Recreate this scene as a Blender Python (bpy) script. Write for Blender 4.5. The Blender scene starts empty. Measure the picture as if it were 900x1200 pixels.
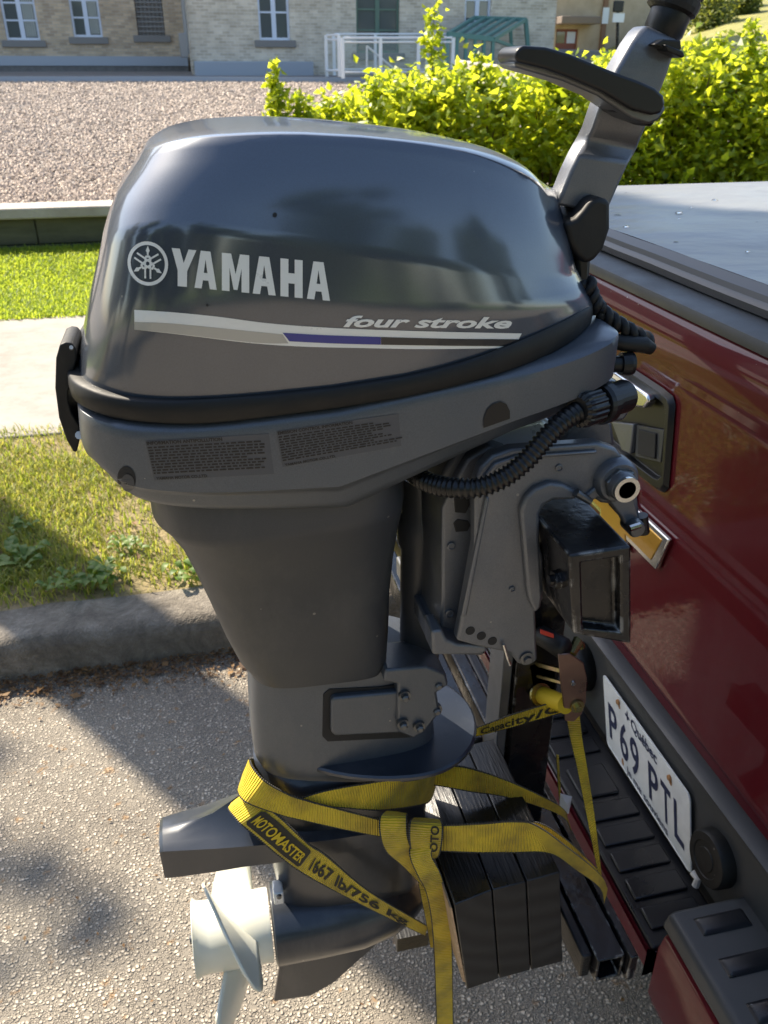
import bpy, bmesh, math, random
from mathutils import Vector, Matrix
from mathutils.bvhtree import BVHTree
from mathutils.geometry import tessellate_polygon
random.seed(7)
S = bpy.context.scene
COL = S.collection
rad = math.radians
# ------------------------------------------------------------------ camera
FPX = 971.0
PIT, YAW, CH = rad(27.9406), rad(12.814), 1.5
cam = bpy.data.cameras.new('camera'); camo = bpy.data.objects.new('camera', cam); COL.objects.link(camo)
camo.location = (0, 0, CH); camo.rotation_euler = (math.pi/2-PIT, 0, -YAW)
cam.sensor_fit = 'HORIZONTAL'; cam.sensor_width = 24; cam.lens = 24*FPX/900
cam.clip_start = .02; cam.clip_end = 2000
cam.dof.use_dof = True; cam.dof.focus_distance = .74; cam.dof.aperture_fstop = 15
S.camera = camo
# ------------------------------------------------------------------ sky, sun, exposure
SUNEL, SUNAZ = rad(47), math.atan2(-.584, .812)      # toward the far left, azimuth from +Y
w = bpy.data.worlds.new('World'); S.world = w; w.use_nodes = True
nt = w.node_tree; bg = nt.nodes['Background']
sk = nt.nodes.new('ShaderNodeTexSky'); sk.sky_type = 'NISHITA'; sk.sun_disc = False
sk.sun_elevation = SUNEL; sk.sun_rotation = SUNAZ; sk.air_density = 1.0; sk.dust_density = 1.2; sk.ozone_density = 1.0
tn = nt.nodes.new('ShaderNodeMix'); tn.data_type = 'RGBA'; tn.blend_type = 'MULTIPLY'; tn.inputs[0].default_value = 1; tn.inputs[7].default_value = (1.01, .99, .95, 1)   # the photo's warm white balance
nt.links.new(sk.outputs[0], tn.inputs[6]); nt.links.new(tn.outputs[2], bg.inputs[0]); bg.inputs[1].default_value = .13
sd = Vector((math.sin(SUNAZ)*math.cos(SUNEL), math.cos(SUNAZ)*math.cos(SUNEL), math.sin(SUNEL)))
sl = bpy.data.lights.new('sun', 'SUN'); so = bpy.data.objects.new('sun', sl); COL.objects.link(so)
sl.energy = 5.0; sl.angle = rad(.5); sl.color = (1, .885, .715); so.rotation_euler = sd.to_track_quat('Z', 'Y').to_euler()
S.view_settings.view_transform = 'Standard'; S.view_settings.look = 'None'
S.view_settings.exposure = 1.28; S.view_settings.gamma = 1
# ------------------------------------------------------------------ measuring helper: a line of sight of the photo met with a plane of the place
_F = Vector((math.sin(YAW)*math.cos(PIT), math.cos(YAW)*math.cos(PIT), -math.sin(PIT)))
_R = Vector((math.cos(YAW), -math.sin(YAW), 0)); _U = _R.cross(_F)
C0 = Vector((0, 0, CH))
def ray(px, py): return _F*FPX + _R*(px-450) + _U*(600-py)
def at(px, py, X=None, Y=None, Z=None):
    d = ray(px, py)
    if X is not None: return C0 + d*(X/d.x)
    if Y is not None: return C0 + d*(Y/d.y)
    return C0 + d*((Z-CH)/d.z)
# ------------------------------------------------------------------ object helpers
def link(o, parent=None):
    COL.objects.link(o)
    if parent: o.parent = parent
    return o
def tag(o, label=None, cat=None, group=None, kind=None):
    if label: o['label'] = label
    if cat: o['category'] = cat
    if group: o['group'] = group
    if kind: o['kind'] = kind
    return o
def thing(name, label, cat, loc=(0, 0, 0), group=None):
    o = bpy.data.objects.new(name, None); o.empty_display_size = .1; link(o); o.location = loc
    return tag(o, label, cat, group)
def base(o, p):                                   # put an Empty at the base of its thing, children stay where they are
    p = Vector(p); o.location = p
    for c in o.children: c.matrix_parent_inverse = Matrix.Translation(-p)
def mesh(name, vs, fs, mat, parent=None, smooth=False, bevel=0, seg=2, uvs=None, mats=None, fm=None):
    me = bpy.data.meshes.new(name); me.from_pydata([tuple(v) for v in vs], [], fs); me.update()
    bm = bmesh.new(); bm.from_mesh(me)
    if not uvs: bmesh.ops.recalc_face_normals(bm, faces=bm.faces)
    bm.to_mesh(me); bm.free()
    if smooth:
        for p in me.polygons: p.use_smooth = True
    if uvs:
        ul = me.uv_layers.new(name='UVMap')
        for l in me.loops: ul.data[l.index].uv = uvs[l.vertex_index]
    o = bpy.data.objects.new(name, me); link(o, parent)
    if mats:
        for m in mats: me.materials.append(m)
        if fm:
            for p, i in zip(me.polygons, fm): p.material_index = i
    elif mat: me.materials.append(mat)
    if bevel:
        b = o.modifiers.new('b', 'BEVEL'); b.width = bevel; b.segments = seg; b.limit_method = 'ANGLE'; b.angle_limit = rad(35)
        b.harden_normals = False
        for p in me.polygons: p.use_smooth = True
        autosmooth(o)
    return o
def autosmooth(o, ang=40):
    me = o.data
    for p in me.polygons: p.use_smooth = True
    bm = bmesh.new(); bm.from_mesh(me)
    for e in bm.edges:
        if len(e.link_faces) == 2 and e.calc_face_angle(0) > rad(ang): e.smooth = False
    bm.to_mesh(me); bm.free()
class MB:
    def __init__(s): s.v = []; s.f = []
    def add(s, vs, fs):
        n = len(s.v); s.v += [Vector(v) for v in vs]; s.f += [tuple(i+n for i in f) for f in fs]; return s
    def box(s, a, b):
        (x0, y0, z0), (x1, y1, z1) = a, b
        return s.add([(x0,y0,z0),(x1,y0,z0),(x1,y1,z0),(x0,y1,z0),(x0,y0,z1),(x1,y0,z1),(x1,y1,z1),(x0,y1,z1)],
              [(0,3,2,1),(4,5,6,7),(0,1,5,4),(1,2,6,5),(2,3,7,6),(3,0,4,7)])
    def prism(s, poly, off):
        n = len(poly); off = Vector(off); vs = [Vector(p) for p in poly]; vs += [p+off for p in vs]
        return s.add(vs, [tuple(range(n))[::-1], tuple(range(n, 2*n))]+[(i, (i+1) % n, n+(i+1) % n, n+i) for i in range(n)])
    def hexa(s, p8):                              # bottom four, top four
        return s.add(p8, [(0,3,2,1),(4,5,6,7),(0,1,5,4),(1,2,6,5),(2,3,7,6),(3,0,4,7)])
    def tube(s, pts, r, n=10, caps=True, closed=False):
        pts = [Vector(p) for p in pts]; m = len(pts); rr = r if isinstance(r, (list, tuple)) else [r]*m
        up = None; vs = []
        for i, p in enumerate(pts):
            t = (pts[min(i+1, m-1)]-pts[max(i-1, 0)])
            if t.length < 1e-9: t = Vector((0, 0, 1))
            t.normalize()
            if up is None: up = t.orthogonal().normalized()
            up = (up - t*up.dot(t)).normalized(); b = t.cross(up)
            vs += [p+(up*math.cos(k*2*math.pi/n)+b*math.sin(k*2*math.pi/n))*rr[i] for k in range(n)]
        fs = [(i*n+k, i*n+(k+1) % n, (i+1)*n+(k+1) % n, (i+1)*n+k) for i in range(m-1) for k in range(n)]
        if caps: fs += [tuple(range(n))[::-1], tuple(range((m-1)*n, m*n))]
        return s.add(vs, fs)
    def cyl(s, a, b, r, n=16, r2=None): return s.tube([a, b], [r, r if r2 is None else r2], n)
    def lathe(s, a, d, prof, n=24):               # profile of (distance along axis, radius)
        a = Vector(a); d = Vector(d).normalized(); u = d.orthogonal().normalized(); b = d.cross(u); vs = []
        for t, r in prof: vs += [a+d*t+(u*math.cos(k*2*math.pi/n)+b*math.sin(k*2*math.pi/n))*r for k in range(n)]
        m = len(prof)
        fs = [(i*n+k, i*n+(k+1) % n, (i+1)*n+(k+1) % n, (i+1)*n+k) for i in range(m-1) for k in range(n)]
        fs += [tuple(range(n))[::-1], tuple(range((m-1)*n, m*n))]
        return s.add(vs, fs)
    def loft(s, rings, cap0=True, cap1=True):
        n = len(rings[0]); vs = [p for r in rings for p in r]; m = len(rings)
        fs = [(i*n+k, i*n+(k+1) % n, (i+1)*n+(k+1) % n, (i+1)*n+k) for i in range(m-1) for k in range(n)]
        if cap0: fs.append(tuple(range(n))[::-1])
        if cap1: fs.append(tuple(range((m-1)*n, m*n)))
        return s.add(vs, fs)
    def build(s, name, mat, parent=None, **k): return mesh(name, s.v, s.f, mat, parent, **k)
def lin(x, xs, ys):
    if x <= xs[0]: return ys[0]
    for i in range(len(xs)-1):
        if x <= xs[i+1]:
            t = (x-xs[i])/(xs[i+1]-xs[i]+1e-12); return ys[i]+(ys[i+1]-ys[i])*t
    return ys[-1]
def crom(pts, per=8):                             # Catmull-Rom through any-length tuples
    pts = [Vector(p) for p in pts]; out = []
    for i in range(len(pts)-1):
        a = pts[max(i-1, 0)]; b = pts[i]; c = pts[i+1]; d = pts[min(i+2, len(pts)-1)]
        for k in range(per):
            t = k/per
            out.append(.5*((2*b)+(c-a)*t+(2*a-5*b+4*c-d)*t*t+(3*b-a-3*c+d)*t**3))
    out.append(pts[-1]); return out
# ------------------------------------------------------------------ materials
def M(name, col, rough=.5, metal=0, coat=0, coatr=.05, spec=.5, trans=0, sss=0):
    m = bpy.data.materials.new(name); m.use_nodes = True; b = m.node_tree.nodes['Principled BSDF']
    b.inputs['Base Color'].default_value = (*col, 1); b.inputs['Roughness'].default_value = rough
    b.inputs['Metallic'].default_value = metal; b.inputs['Coat Weight'].default_value = coat
    b.inputs['Coat Roughness'].default_value = coatr; b.inputs['Specular IOR Level'].default_value = spec
    b.inputs['Transmission Weight'].default_value = trans; b.inputs['Subsurface Weight'].default_value = sss
    return m
def nodes(m): return m.node_tree.nodes, m.node_tree.links, m.node_tree.nodes['Principled BSDF']
def noise_col(m, stops, scale=5, detail=6, rough=.6, vec='Object', stretch=None, dist=0, fac=1):
    N, L, b = nodes(m); tc = N.new('ShaderNodeTexCoord'); n = N.new('ShaderNodeTexNoise')
    n.inputs['Scale'].default_value = scale; n.inputs['Detail'].default_value = detail; n.inputs['Roughness'].default_value = rough
    n.inputs['Distortion'].default_value = dist
    src = tc.outputs[vec]
    if stretch:
        mp = N.new('ShaderNodeMapping'); mp.inputs['Scale'].default_value = stretch; L.new(src, mp.inputs[0]); src = mp.outputs[0]
    L.new(src, n.inputs['Vector'])
    r = N.new('ShaderNodeValToRGB'); els = r.color_ramp.elements
    while len(els) < len(stops): els.new(.5)
    for e, (p, c) in zip(els, stops): e.position = p; e.color = (*c, 1)
    L.new(n.outputs[0], r.inputs[0]); L.new(r.outputs[0], b.inputs['Base Color'])
    return n, r
def bump(m, scale, strength, dist=.01, kind='noise', vec='Object', detail=4, stretch=None):
    N, L, b = nodes(m); tc = N.new('ShaderNodeTexCoord')
    if kind == 'noise':
        n = N.new('ShaderNodeTexNoise'); n.inputs['Detail'].default_value = detail; out = n.outputs[0]
    else:
        n = N.new('ShaderNodeTexVoronoi'); out = n.outputs['Distance']
    n.inputs['Scale'].default_value = scale
    src = tc.outputs[vec]
    if stretch:
        mp = N.new('ShaderNodeMapping'); mp.inputs['Scale'].default_value = stretch; L.new(src, mp.inputs[0]); src = mp.outputs[0]
    L.new(src, n.inputs['Vector'])
    bp = N.new('ShaderNodeBump'); bp.inputs['Strength'].default_value = strength; bp.inputs['Distance'].default_value = dist
    if kind == 'voronoi': bp.invert = True
    L.new(out, bp.inputs['Height'])
    old = b.inputs['Normal'].links
    if old: L.new(old[0].from_socket, bp.inputs['Normal'])
    L.new(bp.outputs[0], b.inputs['Normal'])
    return bp
def rough_noise(m, scale, lo, hi):
    N, L, b = nodes(m); tc = N.new('ShaderNodeTexCoord'); n = N.new('ShaderNodeTexNoise'); n.inputs['Scale'].default_value = scale
    n.inputs['Detail'].default_value = 6
    L.new(tc.outputs['Object'], n.inputs[0]); mr = N.new('ShaderNodeMapRange'); mr.inputs[1].default_value = .3; mr.inputs[2].default_value = .7
    mr.inputs[3].default_value = lo; mr.inputs[4].default_value = hi
    L.new(n.outputs[0], mr.inputs[0]); L.new(mr.outputs[0], b.inputs['Roughness'])
def leaf_mat(name, c1, c2, tr1, tr2, mix=.5, rough=.45):
    m = bpy.data.materials.new(name); m.use_nodes = True; N, L, b = nodes(m)
    g = N.new('ShaderNodeNewGeometry'); r1 = N.new('ShaderNodeMix'); r1.data_type = 'RGBA'; r2 = N.new('ShaderNodeMix'); r2.data_type = 'RGBA'
    for r, a, c in ((r1, c1, c2), (r2, tr1, tr2)):
        r.inputs[6].default_value = (*a, 1); r.inputs[7].default_value = (*c, 1); L.new(g.outputs['Random Per Island'], r.inputs[0])
    L.new(r1.outputs[2], b.inputs['Base Color']); b.inputs['Roughness'].default_value = rough
    t = N.new('ShaderNodeBsdfTranslucent'); L.new(r2.outputs[2], t.inputs[0])
    mx = N.new('ShaderNodeMixShader'); mx.inputs[0].default_value = mix
    L.new(b.outputs[0], mx.inputs[1]); L.new(t.outputs[0], mx.inputs[2]); L.new(mx.outputs[0], N['Material Output'].inputs[0])
    return m
mt = {}
def paint(name, col, coat=1.0, metal=.35, rough=.4, flake=True):
    m = M(name, col, rough, metal, coat, .035)
    N, L, b = nodes(m)
    if flake:
        tc = N.new('ShaderNodeTexCoord'); v = N.new('ShaderNodeTexNoise'); v.inputs['Scale'].default_value = 900; v.inputs['Detail'].default_value = 2
        L.new(tc.outputs['Object'], v.inputs[0]); mx = N.new('ShaderNodeMix'); mx.data_type = 'RGBA'
        mx.inputs[6].default_value = (*[c*.8 for c in col], 1); mx.inputs[7].default_value = (*[c*1.25 for c in col], 1)
        L.new(v.outputs[0], mx.inputs[0]); L.new(mx.outputs[2], b.inputs['Base Color'])
    return m
mt['cowl'] = paint('cowl_paint', (.036, .048, .072), 1.0, .35, .42); nodes(mt['cowl'])[2].inputs['Coat IOR'].default_value = 1.85; nodes(mt['cowl'])[2].inputs['Coat Roughness'].default_value = .12
mt['pan'] = paint('pan_paint', (.082, .094, .112), .35, .45, .42); nodes(mt['pan'])[2].inputs['Coat Roughness'].default_value = .25
rough_noise(mt['pan'], 14, .36, .52)
mt['leg'] = paint('leg_paint', (.040, .045, .053), .25, .3, .5); nodes(mt['leg'])[2].inputs['Coat Roughness'].default_value = .3
rough_noise(mt['leg'], 10, .42, .6)
mt['cast'] = paint('cast_paint', (.130, .138, .154), .2, .5, .42); rough_noise(mt['cast'], 20, .32, .52); bump(mt['cast'], 260, .06, .002)
mt['lower'] = paint('lower_unit_paint', (.022, .028, .040), .5, .25, .38); nodes(mt['lower'])[2].inputs['Coat Roughness'].default_value = .18
mt['alu'] = M('bare_aluminium', (.66, .67, .68), .4, .3); rough_noise(mt['alu'], 30, .22, .45)
mt['rubber'] = M('black_rubber', (.008, .0085, .009), .5, spec=.35); rough_noise(mt['rubber'], 40, .42, .62)
mt['plastic'] = M('black_plastic', (.008, .0085, .0095), .36, spec=.4); bump(mt['plastic'], 700, .05, .001)
mt['hose'] = M('hose_plastic', (.007, .0075, .0085), .3, spec=.4)
mt['dark'] = M('dark_cavity', (.01, .01, .011), .7)  # near black: painted shade of holes and pockets, also lens and bumper mount
mt['bolt'] = M('bolt_steel', (.14, .145, .15), .38, .8)
mt['steel'] = M('shiny_steel', (.6, .6, .58), .2, 1)
mt['decal'] = M('silver_decal', (.74, .75, .72), .35, .1, .3); rough_noise(mt['decal'], 90, .25, .4)
mt['decal2'] = M('grey_decal', (.38, .39, .38), .32, .5, .4)
mt['blue'] = M('blue_decal', (.012, .02, .22), .28, 0, .5)
mt['blackdecal'] = M('black_decal', (.012, .013, .016), .28, 0, .5)
mt['label'] = M('warning_label', (.052, .060, .074), .3, .1, .2)
mt['labelink'] = M('label_ink', (.008, .008, .009), .45)
mt['prop'] = M('propeller_plastic', (.66, .66, .57), .3, 0, .3, .15, sss=.3); nodes(mt['prop'])[2].inputs['Subsurface Radius'].default_value = (.02, .02, .015)
def specks(m, amt=.5, dust=.12):
    N, L, b = nodes(m); tc = N.new('ShaderNodeTexCoord'); v = N.new('ShaderNodeTexVoronoi'); v.inputs['Scale'].default_value = 60; L.new(tc.outputs['Object'], v.inputs[0])
    sp = N.new('ShaderNodeSeparateColor'); L.new(v.outputs['Color'], sp.inputs[0])
    th = N.new('ShaderNodeMath'); th.operation = 'MULTIPLY'; th.inputs[1].default_value = .11; pw = N.new('ShaderNodeMath'); pw.operation = 'POWER'; pw.inputs[1].default_value = 7; L.new(sp.outputs[0], pw.inputs[0]); L.new(pw.outputs[0], th.inputs[0])
    lt = N.new('ShaderNodeMath'); lt.operation = 'LESS_THAN'; L.new(v.outputs['Distance'], lt.inputs[0]); L.new(th.outputs[0], lt.inputs[1])
    k = N.new('ShaderNodeMath'); k.operation = 'MULTIPLY'; k.inputs[1].default_value = amt; L.new(lt.outputs[0], k.inputs[0])
    n = N.new('ShaderNodeTexNoise'); n.inputs['Scale'].default_value = 9; n.inputs['Detail'].default_value = 9; n.inputs['Roughness'].default_value = .7
    mp = N.new('ShaderNodeMapping'); mp.inputs['Scale'].default_value = (1, 1, .35); L.new(tc.outputs['Object'], mp.inputs[0]); L.new(mp.outputs[0], n.inputs[0])
    mr = N.new('ShaderNodeMapRange'); mr.inputs[1].default_value = .48; mr.inputs[2].default_value = .75; mr.inputs[4].default_value = dust; L.new(n.outputs[0], mr.inputs[0])
    ad = N.new('ShaderNodeMath'); ad.operation = 'ADD'; ad.use_clamp = True; L.new(k.outputs[0], ad.inputs[0]); L.new(mr.outputs[0], ad.inputs[1])
    old = b.inputs['Base Color'].links; mx = N.new('ShaderNodeMix'); mx.data_type = 'RGBA'; mx.inputs[7].default_value = (.36, .34, .31, 1)
    if old: L.new(old[0].from_socket, mx.inputs[6])
    else: mx.inputs[6].default_value = b.inputs['Base Color'].default_value
    L.new(ad.outputs[0], mx.inputs[0]); L.new(mx.outputs[2], b.inputs['Base Color'])
for k_ in ('pan', 'leg', 'cast', 'lower'): specks(mt[k_])
specks(mt['rubber'], .5, .05); specks(mt['cowl'], .35, .03)
# black painted timber and steel of the rack
def worn_black(name, c, edge, rough, wood=False):
    m = M(name, c, rough)
    st = (1.2, 1.2, 1.2) if not wood else (14, 1.2, 14)
    noise_col(m, [(.0, tuple(x*.6 for x in c)), (.55, c), (.74, tuple(x*1.8 for x in c)), (.82, edge)], 16, 8, .7, stretch=st)
    rough_noise(m, 12, rough-.14, rough+.2); bump(m, 40 if not wood else 22, .25, .004, stretch=st)
    return m
mt['blackwood'] = worn_black('black_stained_wood', (.005, .0055, .0065), (.03, .03, .03), .34, True)
def edgewear(m, radius=.004, col=(.34, .33, .31)):
    N, L, b = nodes(m); bv = N.new('ShaderNodeBevel'); bv.samples = 4; bv.inputs[0].default_value = radius; g = N.new('ShaderNodeNewGeometry')
    d = N.new('ShaderNodeVectorMath'); d.operation = 'DOT_PRODUCT'; L.new(bv.outputs[0], d.inputs[0]); L.new(g.outputs['True Normal'], d.inputs[1])
    tc = N.new('ShaderNodeTexCoord'); n = N.new('ShaderNodeTexNoise'); n.inputs['Scale'].default_value = 55; n.inputs['Detail'].default_value = 6; L.new(tc.outputs['Object'], n.inputs[0])
    a = N.new('ShaderNodeMath'); a.operation = 'SUBTRACT'; a.inputs[0].default_value = 1.0; L.new(d.outputs['Value'], a.inputs[1])
    k = N.new('ShaderNodeMapRange'); k.inputs[1].default_value = .5; k.inputs[2].default_value = .72; L.new(n.outputs[0], k.inputs[0])
    mm = N.new('ShaderNodeMath'); mm.operation = 'MULTIPLY'; mm.use_clamp = True; L.new(a.outputs[0], mm.inputs[0])
    k2 = N.new('ShaderNodeMath'); k2.operation = 'MULTIPLY'; k2.inputs[1].default_value = 14; L.new(k.outputs[0], k2.inputs[0]); L.new(k2.outputs[0], mm.inputs[1])
    mx = N.new('ShaderNodeMix'); mx.data_type = 'RGBA'; mx.inputs[7].default_value = (*col, 1); old = b.inputs['Base Color'].links[0].from_socket
    L.new(old, mx.inputs[6]); L.new(mm.outputs[0], mx.inputs[0]); L.new(mx.outputs[2], b.inputs['Base Color'])
mt['blackpaint'] = worn_black('black_gloss_paint', (.006, .006, .0075), (.07, .068, .065), .24); edgewear(mt['blackpaint'])
def endgrain():
    m = M('wood_end_grain', (.03, .03, .03), .65); N, L, b = nodes(m)
    tc = N.new('ShaderNodeTexCoord'); mp = N.new('ShaderNodeMapping'); mp.inputs['Location'].default_value = (-.33, 0, -.69); L.new(tc.outputs['Object'], mp.inputs[0])
    wv = N.new('ShaderNodeTexWave'); wv.wave_type = 'RINGS'; wv.rings_direction = 'Y'; wv.inputs['Scale'].default_value = 10; wv.inputs['Distortion'].default_value = 3
    wv.inputs['Detail'].default_value = 3; wv.inputs['Detail Scale'].default_value = 1.5
    L.new(mp.outputs[0], wv.inputs[0]); r = N.new('ShaderNodeValToRGB')
    r.color_ramp.elements[0].color = (.007, .007, .008, 1); r.color_ramp.elements[1].color = (.017, .017, .018, 1)
    L.new(wv.outputs[0], r.inputs[0]); L.new(r.outputs[0], b.inputs['Base Color'])
    bp = N.new('ShaderNodeBump'); bp.inputs['Strength'].default_value = .12; bp.inputs['Distance'].default_value = .002
    L.new(wv.outputs[0], bp.inputs['Height']); L.new(bp.outputs[0], b.inputs['Normal'])
    return m
mt['endgrain'] = endgrain()
mt['sunedge'] = M('sunlit_edge_tone', (.42, .28, .17), .6); noise_col(mt['sunedge'], [(.3, (.25, .16, .09)), (.7, (.5, .35, .22))], 30, 5, stretch=(6, 1, 6))  # warm grained tone painted for the sunlit plank edge
# truck
mt['red'] = paint('dark_red_paint', (.080, .002, .007), .75, 0, .5); nodes(mt['red'])[2].inputs['Specular IOR Level'].default_value = .1
specks(mt['red'], .5, .03)
mt['trim'] = M('black_textured_trim', (.042, .045, .048), .46); bump(mt['trim'], 900, .15, .001); rough_noise(mt['trim'], 12, .36, .6)
mt['pad'] = M('step_pad_plastic', (.010, .011, .014), .4); rough_noise(mt['pad'], 9, .2, .55); bump(mt['pad'], 500, .1, .001)
mt['vinyl'] = M('tonneau_vinyl', (.19, .195, .2), .42); bump(mt['vinyl'], 6, .35, .03, stretch=(1, 1.4, 1)); bump(mt['vinyl'], 1400, .08, .001); rough_noise(mt['vinyl'], 3, .34, .5)
mt['seal'] = M('tonneau_seal_rubber', (.035, .036, .038), .35)
mt['chrome'] = M('chrome', (.66, .67, .69), .16, 1)
mt['gold'] = M('gold_badge', (.62, .34, .05), .3, .75, .6)
mt['plate'] = M('plate_white', (.68, .71, .72), .35, 0, .2); noise_col(mt['plate'], [(.3, (.6, .63, .64)), (.6, (.72, .75, .76))], 20, 6)
mt['ink'] = M('plate_navy_ink', (.02, .028, .075), .4)
mt['rust'] = M('rust_stain', (.33, .17, .07), .8)
mt['glassdark'] = M('dark_glass', (.01, .011, .012), .05, 0, 1)
mt['sticker'] = M('yellow_sticker', (.55, .55, .05), .6)
mt['tyre'] = M('tyre_rubber', (.02, .02, .02), .85); bump(mt['tyre'], 60, .3, .005)
mt['rim'] = M('alloy_rim', (.5, .5, .5), .3, .9)
mt['water'] = M('water_drop', (.9, .92, .95), .02, 0, 0, trans=1.0); nodes(mt['water'])[2].inputs['IOR'].default_value = 1.33
# strap webbing : colour and black edge by the strap's own width coordinate
def webbing():
    m = M('yellow_webbing', (.7, .48, .01), .72); N, L, b = nodes(m)
    uv = N.new('ShaderNodeUVMap'); sp = N.new('ShaderNodeSeparateXYZ'); L.new(uv.outputs[0], sp.inputs[0])
    a = N.new('ShaderNodeMath'); a.operation = 'SUBTRACT'; a.inputs[1].default_value = .5; L.new(sp.outputs[1], a.inputs[0])
    ab = N.new('ShaderNodeMath'); ab.operation = 'ABSOLUTE'; L.new(a.outputs[0], ab.inputs[0])
    g = N.new('ShaderNodeMath'); g.operation = 'GREATER_THAN'; g.inputs[1].default_value = .452; L.new(ab.outputs[0], g.inputs[0])
    wv = N.new('ShaderNodeMath'); wv.operation = 'SINE'; ml = N.new('ShaderNodeMath'); ml.operation = 'MULTIPLY'; ml.inputs[1].default_value = 1900
    L.new(sp.outputs[0], ml.inputs[0]); L.new(ml.outputs[0], wv.inputs[0])
    tc = N.new('ShaderNodeTexCoord'); n = N.new('ShaderNodeTexNoise'); n.inputs['Scale'].default_value = 28; n.inputs['Detail'].default_value = 7; L.new(tc.outputs['Object'], n.inputs[0])
    r = N.new('ShaderNodeValToRGB'); r.color_ramp.elements[0].position = .3; r.color_ramp.elements[0].color = (.40, .27, .012, 1)
    r.color_ramp.elements[1].position = .6; r.color_ramp.elements[1].color = (.80, .57, .014, 1); L.new(n.outputs[0], r.inputs[0])
    mx = N.new('ShaderNodeMix'); mx.data_type = 'RGBA'; mx.inputs[7].default_value = (.02, .018, .01, 1)
    L.new(g.outputs[0], mx.inputs[0]); L.new(r.outputs[0], mx.inputs[6]); L.new(mx.outputs[2], b.inputs['Base Color'])
    bp = N.new('ShaderNodeBump'); bp.inputs['Strength'].default_value = .8; bp.inputs['Distance'].default_value = .0016
    L.new(wv.outputs[0], bp.inputs['Height']); L.new(bp.outputs[0], b.inputs['Normal'])
    b.inputs['Sheen Weight'].default_value = .15
    return m
mt['web'] = webbing()
mt['strapink'] = M('strap_print_black', (.02, .018, .012), .7)
mt['strapyel'] = M('strap_print_yellow', (.6, .42, .012), .7)
mt['zinc'] = M('yellow_zinc_steel', (.5, .42, .2), .25, .95); noise_col(mt['zinc'], [(.3, (.55, .4, .2)), (.5, (.45, .42, .18)), (.7, (.5, .33, .26))], 18, 3)
mt['copper'] = M('tarnished_zinc_plate', (.26, .17, .14), .34, .85); rough_noise(mt['copper'], 30, .25, .45)
mt['redprint'] = M('red_print', (.6, .05, .03), .5)
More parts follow.
